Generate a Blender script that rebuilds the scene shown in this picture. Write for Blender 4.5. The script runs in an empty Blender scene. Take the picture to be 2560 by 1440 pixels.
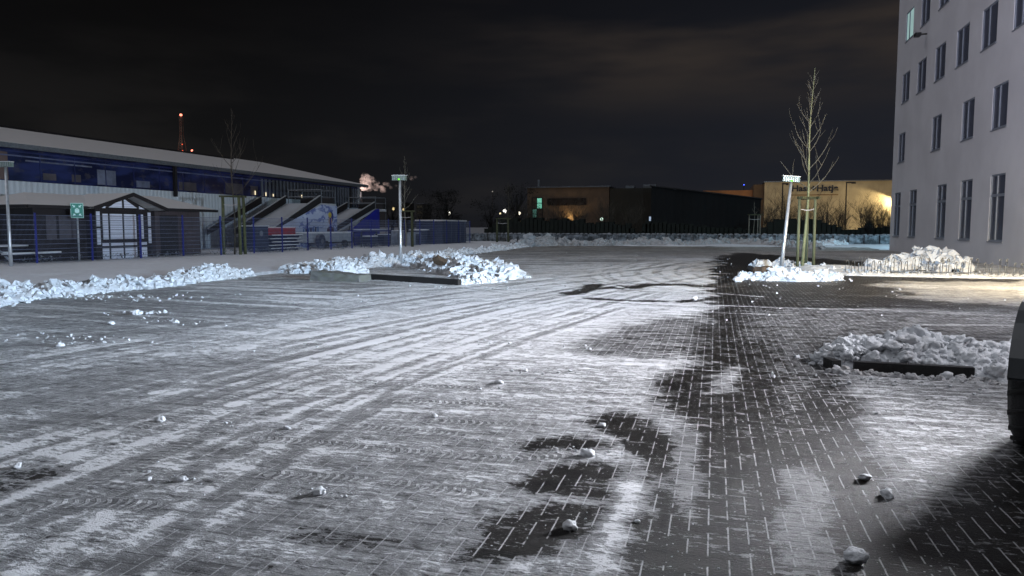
import bpy, math, random
import numpy as np
from mathutils import Vector, Matrix, noise as mnoise
R = math.radians
sc = bpy.context.scene
COL = sc.collection
# ------------------------------------------------------------------ camera
cam = bpy.data.objects.new('camera', bpy.data.cameras.new('camera'))
COL.objects.link(cam); sc.camera = cam
cam.location = (0, 0, 1.6)
cam.rotation_euler = (R(90 - 4.728), 0, R(15.305))
cam.data.sensor_width = 36; cam.data.lens = 36 * 1850 / 2560
cam.data.clip_start = .05; cam.data.clip_end = 3000
sc.view_settings.view_transform = 'Standard'; sc.view_settings.look = 'None'
sc.view_settings.gamma = 1; sc.view_settings.exposure = 0
sc.cycles.use_denoising = True
sc.cycles.max_bounces = 5; sc.cycles.diffuse_bounces = 2; sc.cycles.glossy_bounces = 2
sc.cycles.transparent_max_bounces = 12; sc.cycles.volume_bounces = 1
sc.cycles.sample_clamp_indirect = 3

# ------------------------------------------------------------------ node helper
class NT:
    def __init__(s, tree): s.t = tree; s.n = tree.nodes; s.l = tree.links
    def new(s, kind, **kw):
        n = s.n.new(kind)
        for k, v in kw.items(): setattr(n, k, v)
        return n
    def put(s, sock, v):
        if v is None: return
        if isinstance(v, bpy.types.NodeSocket): s.l.new(v, sock)
        else: sock.default_value = v
    def m(s, op, a, b=None, c=None, clamp=False):
        n = s.n.new('ShaderNodeMath'); n.operation = op; n.use_clamp = clamp
        s.put(n.inputs[0], a); s.put(n.inputs[1], b); s.put(n.inputs[2], c)
        return n.outputs[0]
    def ramp(s, v, a, b, c=0., d=1., smooth=True):
        n = s.n.new('ShaderNodeMapRange'); n.interpolation_type = 'SMOOTHSTEP' if smooth else 'LINEAR'
        for i, x in enumerate((v, a, b, c, d)): s.put(n.inputs[i], x)
        return n.outputs[0]
    def noise(s, vec, scale, detail=3., rough=.55, mapscale=None, rot=0):
        if mapscale:
            mp = s.n.new('ShaderNodeMapping'); s.l.new(vec, mp.inputs[0])
            mp.inputs['Scale'].default_value = mapscale; mp.inputs['Rotation'].default_value = (0, 0, rot)
            vec = mp.outputs[0]
        n = s.n.new('ShaderNodeTexNoise'); s.l.new(vec, n.inputs['Vector'])
        n.inputs['Scale'].default_value = scale; n.inputs['Detail'].default_value = detail; n.inputs['Roughness'].default_value = rough
        return n.outputs[0]
    def mix(s, f, a, b):
        n = s.n.new('ShaderNodeMix'); n.data_type = 'RGBA'
        s.put(n.inputs[0], f)
        for i, x in ((6, a), (7, b)):
            if not isinstance(x, bpy.types.NodeSocket): x = tuple(x) + (1,) * (4 - len(x))
            s.put(n.inputs[i], x)
        return n.outputs[2]

def newmat(name):
    m = bpy.data.materials.new(name); m.use_nodes = True
    t = NT(m.node_tree); b = t.n['Principled BSDF']
    return m, t, b
_pos = lambda t: t.new('ShaderNodeNewGeometry').outputs['Position']
def obj_co(t): return t.new('ShaderNodeTexCoord').outputs['Object']

def paint(name, col, rough=.6, var=.2, scale=3., bump=0., metal=0., spec=.5, col2=None, mapscale=None, bscale=None):
    m, t, b = newmat(name)
    co = obj_co(t)
    f = t.noise(co, scale, 4, .6, mapscale)
    lo = tuple(c * (1 - var) for c in col); hi = col2 or tuple(min(1, c * (1 + var)) for c in col)
    t.put(b.inputs['Base Color'], t.mix(t.ramp(f, .3, .7), lo, hi))
    t.put(b.inputs['Roughness'], t.ramp(f, .2, .8, max(.02, rough - .08), min(1, rough + .08)))
    b.inputs['Metallic'].default_value = metal; b.inputs['Specular IOR Level'].default_value = spec
    if bump:
        bn = t.new('ShaderNodeBump'); bn.inputs['Strength'].default_value = bump; bn.inputs['Distance'].default_value = .02
        t.put(bn.inputs['Height'], t.noise(co, bscale or scale * 8, 4, .6)); t.put(b.inputs['Normal'], bn.outputs[0])
    return m

def glow(name, col, power, var=0, scale=4):
    m, t, b = newmat(name)
    b.inputs['Base Color'].default_value = (.02, .02, .02, 1)
    c = t.mix(t.noise(obj_co(t), scale, 2), tuple(x * (1 - var) for x in col), col)
    t.put(b.inputs['Emission Color'], c); b.inputs['Emission Strength'].default_value = power
    return m

# ------------------------------------------------------------------ world: night sky with city glow on thin cloud
w = bpy.data.worlds.new('World'); sc.world = w; w.use_nodes = True
t = NT(w.node_tree); bg = t.n['Background']
co = t.new('ShaderNodeTexCoord').outputs['Generated']
sp = t.new('ShaderNodeSeparateXYZ'); t.l.new(co, sp.inputs[0])
x_, y_, z_ = sp.outputs
az = t.m('ARCTAN2', x_, y_)
east = t.ramp(az, -.75, .3)                      # town glow grows to the right of the yard
base = t.mix(east, (.0028, .0028, .0030), (.0098, .0112, .0160))
nearh = t.ramp(z_, .0, .32, 1., 0.)
base = t.mix(t.m('MULTIPLY', nearh, .7), base, t.mix(east, (.0090, .0090, .0095), (.0150, .0165, .0225)))
zen = t.ramp(z_, .12, .42)
base = t.mix(t.m('MULTIPLY', zen, .55), base, (.0035, .0030, .0030))
cl = t.noise(co, 2.2, 4, .5, (1., 1., 5.5))
band = t.m('MULTIPLY', t.ramp(z_, .12, .22), t.ramp(z_, .30, .46, 1., 0.))
cf = t.m('MULTIPLY', t.m('MULTIPLY', t.ramp(cl, .40, .64), band), t.ramp(az, -.45, -.05))
base = t.mix(cf, base, (.033, .0265, .023))
low = t.noise(co, 5., 4, .5, (1., 1., 4.))
base = t.mix(t.m('MULTIPLY', t.ramp(low, .4, .7), t.m('MULTIPLY', nearh, .35)), base, (.024, .022, .021))
t.l.new(base, bg.inputs[0]); bg.inputs[1].default_value = 1.0

# soft skyglow / veiled moon: the only overall light
sun = bpy.data.objects.new('veiled_moon', bpy.data.lights.new('veiled_moon', 'SUN')); COL.objects.link(sun)
sun.data.energy = .86; sun.data.angle = R(70); sun.data.color = (.89, .92, 1.)
sun.rotation_euler = (R(30), 0, R(-62))

# ------------------------------------------------------------------ materials
M = {}
def snow_mat(name, tint=(.80, .83, .86), dirt=.35, bs=14, bump=.6, dscale=1.3):
    m, t, b = newmat(name); co = _pos(t)
    d = t.ramp(t.noise(co, dscale, 5, .65), .52, .78)
    g = t.noise(co, bs, 5, .6)
    c = t.mix(t.m('MULTIPLY', d, dirt), tint, (.30, .24, .18))
    c = t.mix(t.ramp(g, .35, .6, .25, 0.), c, (.52, .55, .60))
    t.put(b.inputs['Base Color'], c); b.inputs['Roughness'].default_value = .55
    b.inputs['Specular IOR Level'].default_value = .35
    bn = t.new('ShaderNodeBump'); bn.inputs['Strength'].default_value = bump; bn.inputs['Distance'].default_value = .03
    t.put(bn.inputs['Height'], t.m('ADD', g, t.m('MULTIPLY', t.noise(co, bs * 5, 3), .4))); t.put(b.inputs['Normal'], bn.outputs[0])
    return m
M['snow'] = snow_mat('packed_snow', (.65, .67, .70), dirt=.55, dscale=2.2)
M['snow_dirty'] = snow_mat('old_snow', (.40, .40, .41), .6, 10, .7)
M['snow_field'] = snow_mat('field_snow', (.82, .83, .87), .08, 5, .30, .5)
M['snow_roof'] = snow_mat('roof_snow', (.62, .59, .58), .1, 3, .2, .3)
M['snow_thin'] = snow_mat('thin_snow', (.52, .49, .49), .15, 6, .3, .8)
M['galv'] = paint('galvanised_steel', (.55, .57, .60), .38, .12, 9, 0, .6)
M['galv_dark'] = paint('weathered_steel', (.16, .17, .19), .45, .2, 9, 0, .5)
M['lamp_shell'] = paint('lamp_shell', (.17, .23, .21), .3, .12, 5)
M['stake'] = paint('impregnated_wood', (.12, .13, .075), .75, .35, 5, .5, mapscale=(1, 1, .15))
M['stake_dark'] = paint('dark_wood', (.05, .055, .025), .8, .3, 5, .5)
M['bark'] = paint('young_bark', (.25, .27, .15), .75, .3, 7, .5, mapscale=(1, 1, .3))
M['bark_dim'] = paint('grey_bark', (.17, .16, .13), .8, .3, 7, .4)
M['twig_dark'] = paint('shrub_bark', (.060, .050, .038), .85, .35, 2.5)
M['blue'] = paint('blue_cast_coating', (.015, .024, .18), .4, .15, 3)  # blue coating, with the blue light behind the fence put into its colour
M['blue_rod'] = paint('blue_grey_rods', (.15, .17, .25), .4, .15, 3)
M['black'] = paint('black_plastic', (.006, .006, .007), .5, .3, 6)
M['tyre'] = paint('tyre_rubber', (.012, .012, .013), .75, .25, 10, .4)
M['ink'] = paint('dark_stained_timber', (.012, .010, .012), .7, .35, 4, .3)
M['brown'] = paint('brown_boards', (.055, .043, .048), .75, .35, 3, .3, mapscale=(1, 8, .3))
M['white'] = paint('white_boards', (.72, .76, .84), .55, .06, 3, .15)
M['navy'] = paint('navy_panel', (.012, .018, .10), .35, .4, 1.2)
M['steelblue'] = paint('dark_blue_steel', (.015, .024, .06), .5, .3, 1.4, .2)
M['stone'] = paint('mossy_concrete', (.22, .22, .22), .85, .3, 3, .8, col2=(.10, .105, .07))
M['kerb'] = paint('wet_black_kerb', (.010, .010, .010), .6, .4, 5, .4)
M['earth'] = paint('brown_earth', (.075, .048, .03), .9, .35, 6, .9)
M['red'] = paint('red_plastic', (.30, .02, .03), .5, .2, 2)
M['pale'] = paint('pale_sheet', (.30, .33, .38), .6, .2, 2)
M['hedge'] = paint('dark_hedge', (.010, .013, .010), .95, .4, 2)
M['tree_far'] = paint('far_crown', (.012, .012, .011), .95, .3, 2)

# ------------------------------------------------------------------ builders
def org(o):
    v = Vector((0, 0, 0))
    while o is not None: v += o.location; o = o.parent
    return v
def link_mesh(name, vs, fs, mat, parent=None, smooth=False, loc=None):
    me = bpy.data.meshes.new(name); o = bpy.data.objects.new(name, me)
    if parent is not None: o.parent = parent; off = org(parent)
    elif loc is not None: o.location = loc; off = Vector(loc)
    else: off = Vector((0, 0, 0))
    me.from_pydata([(v[0] - off.x, v[1] - off.y, v[2] - off.z) for v in vs], [], fs)
    for mm in (mat if isinstance(mat, (list, tuple)) else [mat]): me.materials.append(mm)
    if smooth: me.polygons.foreach_set('use_smooth', [True] * len(me.polygons))
    me.update(); COL.objects.link(o)
    return o
class B:
    def __init__(s): s.v = []; s.f = []; s.mi = []; s.cur = 0
    def add(s, vs, fs):
        n = len(s.v); s.v += [tuple(v) for v in vs]; s.f += [tuple(i + n for i in f) for f in fs]; s.mi += [s.cur] * len(fs); return s
    def box(s, x0, x1, y0, y1, z0, z1, rot=0, c=None):
        vs = [(x, y, z) for z in (z0, z1) for x, y in ((x0, y0), (x1, y0), (x1, y1), (x0, y1))]
        if rot:
            c = c or ((x0 + x1) / 2, (y0 + y1) / 2); ca, sa = math.cos(rot), math.sin(rot)
            vs = [(c[0] + (x - c[0]) * ca - (y - c[1]) * sa, c[1] + (x - c[0]) * sa + (y - c[1]) * ca, z) for x, y, z in vs]
        return s.add(vs, [(3, 2, 1, 0), (4, 5, 6, 7), (0, 1, 5, 4), (1, 2, 6, 5), (2, 3, 7, 6), (3, 0, 4, 7)])
    def tube(s, pts, rad, n=8, cap=True):
        pts = [Vector(p) for p in pts]
        if not isinstance(rad, (list, tuple)): rad = [rad] * len(pts)
        vs = []; fs = []
        for i, p in enumerate(pts):
            d = (pts[min(i + 1, len(pts) - 1)] - pts[max(i - 1, 0)]).normalized()
            a = d.cross(Vector((0, 0, 1)) if abs(d.z) < .9 else Vector((1, 0, 0))).normalized(); b = d.cross(a)
            for k in range(n):
                an = 2 * math.pi * k / n; vs.append(p + (a * math.cos(an) + b * math.sin(an)) * rad[i])
        for i in range(len(pts) - 1):
            for k in range(n):
                k2 = (k + 1) % n; fs.append((i * n + k, i * n + k2, i * n + n + k2, i * n + n + k))
        if cap: fs.append(tuple(range(n - 1, -1, -1))); fs.append(tuple((len(pts) - 1) * n + k for k in range(n)))
        return s.add(vs, fs)
    def prism(s, poly, d):
        n = len(poly); d = Vector(d); vs = [Vector(p) for p in poly]; vs += [p + d for p in vs]
        return s.add(vs, [tuple(range(n)), tuple(range(2 * n - 1, n - 1, -1))] + [(i, i + n, (i + 1) % n + n, (i + 1) % n) for i in range(n)])
    def ico(s, c, r, rnd, sub=1, squash=1., jag=.35):
        vs, fs = ICO[sub]
        rot = Matrix.Rotation(rnd.random() * 6.28, 3, Vector((rnd.random() - .5, rnd.random() - .5, rnd.random() - .5)).normalized())
        sx, sy, sz = (rnd.uniform(.7, 1.3) for _ in range(3)); o = rnd.random() * 90
        out = []
        for v in vs:
            k = 1 + jag * mnoise.noise(Vector(v) * 1.7 + Vector((o, o * .7, 0))) * 1.6
            q = rot @ Vector((v[0] * sx, v[1] * sy, v[2] * sz)) * (r * k)
            out.append((c[0] + q.x, c[1] + q.y, c[2] + q.z * squash))
        return s.add(out, fs)
    def build(s, name, mat, parent=None, smooth=False, loc=None):
        o = link_mesh(name, s.v, s.f, mat, parent, smooth, loc)
        if any(s.mi): o.data.polygons.foreach_set('material_index', s.mi)
        return o
def _ico(sub):
    import bmesh
    bm = bmesh.new(); bmesh.ops.create_icosphere(bm, subdivisions=sub, radius=1)
    r = ([tuple(v.co) for v in bm.verts], [tuple(v.index for v in f.verts) for f in bm.faces]); bm.free(); return r
ICO = {1: _ico(1), 2: _ico(2), 3: _ico(3)}
def tag(o, label, cat, group=None):
    o['label'] = label; o['category'] = cat
    if group: o['group'] = group
    return o
def thing(name, label, cat, loc, group=None):
    o = bpy.data.objects.new(name, None); o.location = loc; o.empty_display_size = .2; COL.objects.link(o)
    return tag(o, label, cat, group)
def struct(o, kind='structure'): o['kind'] = kind; return o
def copy_tree(o, loc, label=None, rotz=0):
    r = o.copy(); COL.objects.link(r); r.location = loc; r.rotation_euler = (0, 0, rotz)
    if label: r['label'] = label
    for c in [c for c in o.children]:
        q = c.copy(); COL.objects.link(q); q.parent = r
        for g in c.children:
            h = g.copy(); COL.objects.link(h); h.parent = q
    return r
def lamp_light(name, kind, loc, power, col, parent=None, radius=.1):
    d = bpy.data.lights.new(name, kind); o = bpy.data.objects.new(name, d); COL.objects.link(o)
    d.energy = power; d.color = col; d.shadow_soft_size = radius
    if parent is not None: o.parent = parent; o.location = Vector(loc) - org(parent)
    else: o.location = loc
    return o
def aim(o, target):
    p = org(o); o.rotation_euler = (Vector(target) - p).to_track_quat('-Z', 'Y').to_euler()

# numpy value noise -------------------------------------------------
def vn(x, y, seed=0):
    xi = np.floor(x).astype(np.int64); yi = np.floor(y).astype(np.int64); fx = x - xi; fy = y - yi
    fx = fx * fx * (3 - 2 * fx); fy = fy * fy * (3 - 2 * fy)
    def h(a, b):
        n = (a * 374761393 + b * 668265263 + seed * 144269) & 0x7fffffff
        n = (n ^ (n >> 13)) * 1274126177 & 0x7fffffff
        return ((n ^ (n >> 16)) & 0xffff) / 65535.
    return (h(xi, yi) * (1 - fx) + h(xi + 1, yi) * fx) * (1 - fy) + (h(xi, yi + 1) * (1 - fx) + h(xi + 1, yi + 1) * fx) * fy
def fbm(x, y, seed=0, oct=4, rough=.5):
    s = 0; a = 1; tot = 0
    for k in range(oct):
        s = s + a * vn(x, y, seed + k * 7); tot += a; a *= rough; x = x * 2.03 + 11.3; y = y * 2.03 + 5.7
    return s / tot
def sstep(a, b, v): q = np.clip((v - a) / (b - a), 0, 1); return q * q * (3 - 2 * q)
def poly_sd(X, Y, P):
    ins = np.zeros(X.shape, bool); d = np.full(X.shape, 1e9); n = len(P)
    for i in range(n):
        x0, y0 = P[i]; x1, y1 = P[(i + 1) % n]
        ex, ey = x1 - x0, y1 - y0; u = np.clip(((X - x0) * ex + (Y - y0) * ey) / (ex * ex + ey * ey + 1e-9), 0, 1)
        d = np.minimum(d, np.hypot(X - x0 - u * ex, Y - y0 - u * ey))
        c = (y0 > Y) != (y1 > Y); ins ^= c & (X < (x1 - x0) * (Y - y0) / (y1 - y0 + 1e-12) + x0)
    return np.where(ins, d, -d)
def line_d(X, Y, P):
    d = np.full(X.shape, 1e9); U = np.zeros(X.shape); acc = 0
    for i in range(len(P) - 1):
        x0, y0 = P[i]; x1, y1 = P[i + 1]; ex, ey = x1 - x0, y1 - y0; L = math.hypot(ex, ey)
        u = np.clip(((X - x0) * ex + (Y - y0) * ey) / (L * L), 0, 1); q = np.hypot(X - x0 - u * ex, Y - y0 - u * ey)
        U = np.where(q < d, acc + u * L, U); d = np.minimum(d, q); acc += L
    return d, U

def grid_mesh(name, xs, ys, Z, mat, attrs=None, smooth=True):
    nx, ny = len(xs), len(ys); X, Y = np.meshgrid(xs, ys)
    co = np.stack([X, Y, Z], -1).reshape(-1, 3)
    i = np.arange(nx * ny).reshape(ny, nx)
    q = np.stack([i[:-1, :-1], i[:-1, 1:], i[1:, 1:], i[1:, :-1]], -1).reshape(-1, 4)
    me = bpy.data.meshes.new(name); me.vertices.add(len(co)); me.vertices.foreach_set('co', co.ravel())
    me.loops.add(q.size); me.loops.foreach_set('vertex_index', q.ravel())
    me.polygons.add(len(q)); me.polygons.foreach_set('loop_start', np.arange(0, q.size, 4)); me.polygons.foreach_set('loop_total', np.full(len(q), 4))
    if smooth: me.polygons.foreach_set('use_smooth', np.ones(len(q), bool))
    me.update(); me.validate()
    for k, a in (attrs or {}).items():
        at = me.attributes.new(k, 'FLOAT', 'POINT'); at.data.foreach_set('value', a.ravel().astype(np.float32))
    me.materials.append(mat)
    o = bpy.data.objects.new(name, me); COL.objects.link(o); return o

# ------------------------------------------------------------------ far ground
gx = np.linspace(-900, 900, 91); gy = np.linspace(-200, 1600, 91)
GX, GY = np.meshgrid(gx, gy)
struct(grid_mesh('ground', gx, gy, np.full(GX.shape, -.06), M['snow_dirty'] if 0 else snow_mat('far_snow', (.30, .30, .32), .3, 3, .3, .2)))

# ------------------------------------------------------------------ paved yard: herringbone pavers under scraped snow
m, t, b = newmat('herringbone_pavers_under_scraped_snow')
P = _pos(t); sp = t.new('ShaderNodeSeparateXYZ'); t.l.new(P, sp.inputs[0]); px, py = sp.outputs[0], sp.outputs[1]
U = .1
u = t.m('DIVIDE', px, U); v = t.m('DIVIDE', py, U)
iu = t.m('FLOOR', u); iv = t.m('FLOOR', v); fu = t.m('FRACT', t.m('ADD', u, 4000.)); fv = t.m('FRACT', t.m('ADD', v, 4000.))
mm = t.m('MODULO', t.m('ADD', t.m('SUBTRACT', iu, iv), 4000.), 4.)
eq = lambda k: t.m('COMPARE', mm, float(k), .1)
no = lambda s: t.m('SUBTRACT', 1., s)
JW = .040
wob = t.m('MULTIPLY', t.m('SUBTRACT', t.noise(P, 30, 2), .5), .05)
left = t.m('MULTIPLY', t.m('LESS_THAN', t.m('ADD', fu, wob), JW), no(eq(1)))
right = t.m('MULTIPLY', t.m('GREATER_THAN', t.m('ADD', fu, wob), 1 - JW), no(eq(0)))
bot = t.m('MULTIPLY', t.m('LESS_THAN', t.m('ADD', fv, wob), JW), no(eq(2)))
top = t.m('MULTIPLY', t.m('GREATER_THAN', t.m('ADD', fv, wob), 1 - JW), no(eq(3)))
jv = t.m('MAXIMUM', left, right); jh = t.m('MAXIMUM', bot, top)
bid = t.new('ShaderNodeCombineXYZ'); t.l.new(t.m('SUBTRACT', iu, eq(1)), bid.inputs[0]); t.l.new(t.m('SUBTRACT', iv, eq(2)), bid.inputs[1])
wn = t.new('ShaderNodeTexWhiteNoise'); t.l.new(bid.outputs[0], wn.inputs[0]); br = wn.outputs[0]
att = lambda k: [setattr(n := t.new('ShaderNodeAttribute'), 'attribute_name', k), n][1].outputs['Fac']
cov, trd, tu, dirt = att('cover'), att('tread'), att('along'), att('dirt')
n1 = t.noise(P, 1., 5, .62, (9., 26., 1.)); n2 = t.noise(P, 1., 4, .6, (34., 80., 1.)); n3 = t.noise(P, 1., 3, .55, (3.1, 5.5, 1.)); n4 = t.noise(P, 1., 3, .7, (110., 190., 1.))
nn = t.m('ADD', t.m('ADD', t.m('MULTIPLY', n1, .42), t.m('ADD', t.m('MULTIPLY', n2, .24), t.m('MULTIPLY', n4, .14))), t.m('MULTIPLY', n3, .20))
k = t.m('ADD', cov, t.m('MULTIPLY', t.m('SUBTRACT', nn, .5), 3.2))
n5 = t.noise(P, 1., 6, .78, (15., 26., 1.)); k = t.m('ADD', k, t.m('MULTIPLY', t.m('SUBTRACT', n5, .5), t.ramp(py, 6., 16., 1.5, .4)))
wa = att('diag')
sa = t.noise(P, 1., 4, .6, (1.1, 13., 1.), R(-64)); sa2 = t.noise(P, 1., 4, .6, (.9, 11., 1.), R(-100)); sb = t.noise(P, 1., 4, .6, (.9, 15., 1.), R(7)); 
stv = t.m('ADD', t.m('MULTIPLY', t.m('ADD', t.m('MULTIPLY', sa, .6), t.m('MULTIPLY', sa2, .4)), wa), t.m('MULTIPLY', sb, t.m('SUBTRACT', 1., wa)))
k = t.m('ADD', k, t.m('MULTIPLY', t.m('SUBTRACT', stv, .5), t.ramp(py, 4., 9., 1.0, 1.5)))
k = t.m('ADD', k, t.m('MULTIPLY', t.m('SUBTRACT', br, .5), t.ramp(py, 9., 22., .16, .0)))
film = t.m('ADD', t.m('MULTIPLY', t.ramp(k, .36, .44), .55), t.m('MULTIPLY', t.ramp(k, .44, .66), .45))                      # packed film
thick = t.ramp(k, .60, .90)                     # thicker crust
bars = t.m('MULTIPLY', t.ramp(t.m('SINE', t.m('MULTIPLY', tu, 6.2832 / .062)), -.1, .5), t.ramp(trd, .3, .7))
film = t.m('MAXIMUM', t.m('MULTIPLY', film, t.m('SUBTRACT', 1., t.m('MULTIPLY', trd, .65))), t.m('MULTIPLY', bars, .95))
jsnow = t.m('MULTIPLY', jv, t.ramp(t.m('ADD', n3, t.m('MULTIPLY', cov, .35)), .42, .54))
jhs = t.m('MULTIPLY', jh, t.ramp(t.m('ADD', n3, t.m('MULTIPLY', cov, .3)), .62, .75))
vor = t.new('ShaderNodeTexVoronoi'); t.l.new(P, vor.inputs['Vector']); vor.inputs['Scale'].default_value = 42
vs_ = t.new('ShaderNodeSeparateXYZ'); t.l.new(vor.outputs['Color'], vs_.inputs[0])
speck = t.m('MULTIPLY', t.m('LESS_THAN', vor.outputs['Distance'], t.m('MULTIPLY', vs_.outputs[1], .26)), t.m('GREATER_THAN', vs_.outputs[0], .80))
s_all = t.m('MAXIMUM', t.m('MULTIPLY', film, t.m('ADD', .56, t.m('MULTIPLY', thick, .42))), t.m('MAXIMUM', t.m('MULTIPLY', jsnow, t.m('ADD', .62, t.m('MULTIPLY', film, .32))), t.m('MAXIMUM', t.m('MULTIPLY', jhs, .4), t.m('MULTIPLY', speck, .7))))
s_all = t.m('MAXIMUM', s_all, t.m('MULTIPLY', t.ramp(t.m('ADD', att('dust'), t.m('ADD', t.m('MULTIPLY', t.m('SUBTRACT', n5, .5), 2.2), t.m('MULTIPLY', t.m('SUBTRACT', nn, .5), 5.5))), .46, .54), t.ramp(t.m('ADD', t.m('MULTIPLY', n1, .25), t.m('ADD', t.m('MULTIPLY', stv, .45), t.m('ADD', t.m('MULTIPLY', br, .06), t.m('MULTIPLY', n4, .24)))), .42, .57, .15, .56)))
jdark = t.m('MULTIPLY', t.m('MAXIMUM', jh, jv), t.m('SUBTRACT', 1., film))
s_all = t.m('MULTIPLY', s_all, t.m('SUBTRACT', 1., t.m('MULTIPLY', jh, t.ramp(k, .95, .6, 0., .6))))
pav = t.mix(br, (.005, .0046, .004), (.020, .0175, .015))
pav = t.mix(t.ramp(n2, .50, .78, 0., .5), pav, (.050, .048, .045))
pav = t.mix(jdark, pav, (.006, .006, .006))
snowc = t.mix(dirt, (.80, .81, .83), (.42, .36, .30))
c = t.mix(s_all, pav, snowc)
t.put(b.inputs['Base Color'], c)
t.put(b.inputs['Roughness'], t.m('ADD', .38, t.m('MULTIPLY', s_all, .3)))
b.inputs['Specular IOR Level'].default_value = .3
h = t.m('ADD', t.m('MULTIPLY', film, .35), t.m('MULTIPLY', thick, .75))
h = t.m('ADD', h, t.m('ADD', t.m('MULTIPLY', n2, .35), t.m('MULTIPLY', n4, .3))); h = t.m('ADD', h, t.m('MULTIPLY', bars, .5)); h = t.m('SUBTRACT', h, t.m('MULTIPLY', jdark, .5))
bn = t.new('ShaderNodeBump'); bn.inputs['Strength'].default_value = 1.; bn.inputs['Distance'].default_value = .022
t.put(bn.inputs['Height'], h); t.put(b.inputs['Normal'], bn.outputs[0])
M['yard'] = m

xs = np.concatenate([np.arange(-14.45, 4.6, .055), np.arange(4.7, 11.45, .12)])
ys = [-5., -3, -1, 0, 1., 1.6]; 
while ys[-1] < 62: ys.append(ys[-1] + max(.045, ys[-1] * .006))
ys = np.array(ys)
X, Y = np.meshgrid(xs, ys)
wx = X + (fbm(X * 2.2, Y * 2.2, 3, 4) - .5) * np.clip(Y * .06, .16, 2.); wy = Y + (fbm(X * 2.2, Y * 2.2, 9, 4) - .5) * np.clip(Y * .06, .16, 2.)
cov = np.full(X.shape, .70)
cov += (fbm(X * .35, Y * .35, 21, 4) - .5) * .55
# long scrape streaks left by plough and tyres
def streak(ang, sx, sy, seed):
    ca, sa = math.cos(R(ang)), math.sin(R(ang)); a = X * ca + Y * sa; q = -X * sa + Y * ca
    return fbm(a * sx, q * sy, seed, 4, .6) - .5
left_w = sstep(1., -6., X + Y * .0)
cov += streak(62, .22, 3.2, 31) * .75 * sstep(-.5, -4., X) * sstep(15, 9, Y)
cov += streak(96, .3, 3.6, 35) * .45 * sstep(-1, -3., X) * sstep(8, 5, Y)
cov += streak(-9, .10, 4.5, 41) * 1.25 * sstep(7., 11, Y)
cov += streak(24, .12, 3.6, 43) * .8 * sstep(10., 14, Y) * sstep(0, -3, X)
cov += streak(3, .4, 6.0, 47) * .45 * sstep(9., 6, Y)
dust = np.ones(X.shape)
def region(P, val, soft, amt=1.):
    global cov, dust
    d = poly_sd(wx, wy, P); wgt = sstep(-soft * 1.2, soft * 1.1, d) * amt; cov = cov * (1 - wgt) + (val + (cov - .6) * .35) * wgt
    dust = dust * (1 - wgt) + wgt * (-.05 if val < .25 else .40 if val < .5 else 1.05)
# bright snow middle ground
region([(-7.86, 10.97), (-8.63, 22.62), (0.08, 42.21), (0.05, 15.89), (-1.49, 10.0), (-3.46, 6.78)], .80, .8)
# bare lane
region([(-0.28, 2.78), (-0.37, 3.3), (-0.4, 4.15), (-0.19, 4.85), (-0.12, 6.1), (-0.44, 6.88), (-0.54, 7.68), (-0.19, 9.09), (-0.43, 10.29), (-0.15, 13.08), (0.13, 15.12), (-0.11, 17.69), (-0.03, 23.09), (0.08, 42.21), (1.51, 47.81), (7.39, 35.11), (9.75, 27.65), (4.58, 12.86), (1.69, 11.24), (1.29, 8.97), (1.19, 7.58), (1.2, 5.99), (1.04, 4.67), (1.1, 3.16)], .08, .16)
region([(-1.12, 3.24), (-1.15, 3.76), (-0.95, 4.08), (-0.62, 4.14), (-0.59, 3.75), (-0.71, 3.49), (-0.89, 3.33)], .12, .10)
region([(-1.16, 4.31), (-1.06, 4.78), (-0.62, 4.89), (-0.58, 4.2), (-1.0, 4.21)], .10, .09)
region([(-1.41, 5.27), (-0.8, 5.46), (-0.74, 5.2), (-1.25, 5.11)], .12, .08)
region([(-0.97, 5.99), (-0.59, 6.3), (-0.25, 5.59), (-0.19, 4.85), (-0.42, 4.63), (-0.51, 5.11)], .10, .09)
region([(-2.09, 3.34), (-1.49, 3.33), (-1.44, 3.25), (-2.1, 3.21)], .32, .08)
region([(-4.61, 3.26), (-4.42, 3.95), (-3.97, 3.66), (-4.16, 2.94)], .28, .12)
region([(-1.49, 9.02), (-1.75, 9.93), (-1.08, 12.83), (-0.02, 14.36), (-0.19, 9.09)], .34, .3)
region([(0.51, 15.22), (5.92, 16.7), (4.11, 11.53), (1.58, 10.84), (1.05, 7.63), (0.45, 5.78), (0.56, 9.29)], .30, .25)
region([(0.29, 42.27), (1.77, 42.67), (0.74, 15.29), (0.13, 15.12)], .16, .4)
region([(1.58, 5.34), (1.98, 6.09), (2.37, 6.53), (2.27, 5.36), (1.5, 4.49)], .42, .12)
# snow islands inside the lane
region([(-0.04, 8.14), (0.22, 8.68), (0.16, 7.48), (-0.01, 7.25)], .85, .10)
region([(-0.26, 5.81), (-0.08, 5.92), (-0.04, 5.15), (-0.11, 4.05), (-0.18, 4.21)], .52, .10)
region([(0.19, 4.96), (0.27, 4.98), (0.22, 3.63), (0.15, 3.61)], .38, .08)
region([(0.47, 5.03), (0.66, 5.17), (0.69, 4.51), (0.59, 3.56), (0.34, 3.5)], .51, .12)
region([(-0.57, 4.59), (-0.47, 4.61), (-0.39, 3.3), (-0.48, 3.27)], 1.0, .05)
# parking bay under the right island
region([(1.32, 8.19), (2.89, 8.05), (1.96, 4.61), (1.17, 4.71), (1.23, 6.0)], .74, .12)
region([(0.58, 3.01), (0.97, 4.07), (1.63, 5.35), (2.28, 6.28), (3.27, 6.55), (1.33, 2.54)], .16, .2)  # bare pavers here, snow cover lowered too to deepen the tractor's shadow
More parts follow.
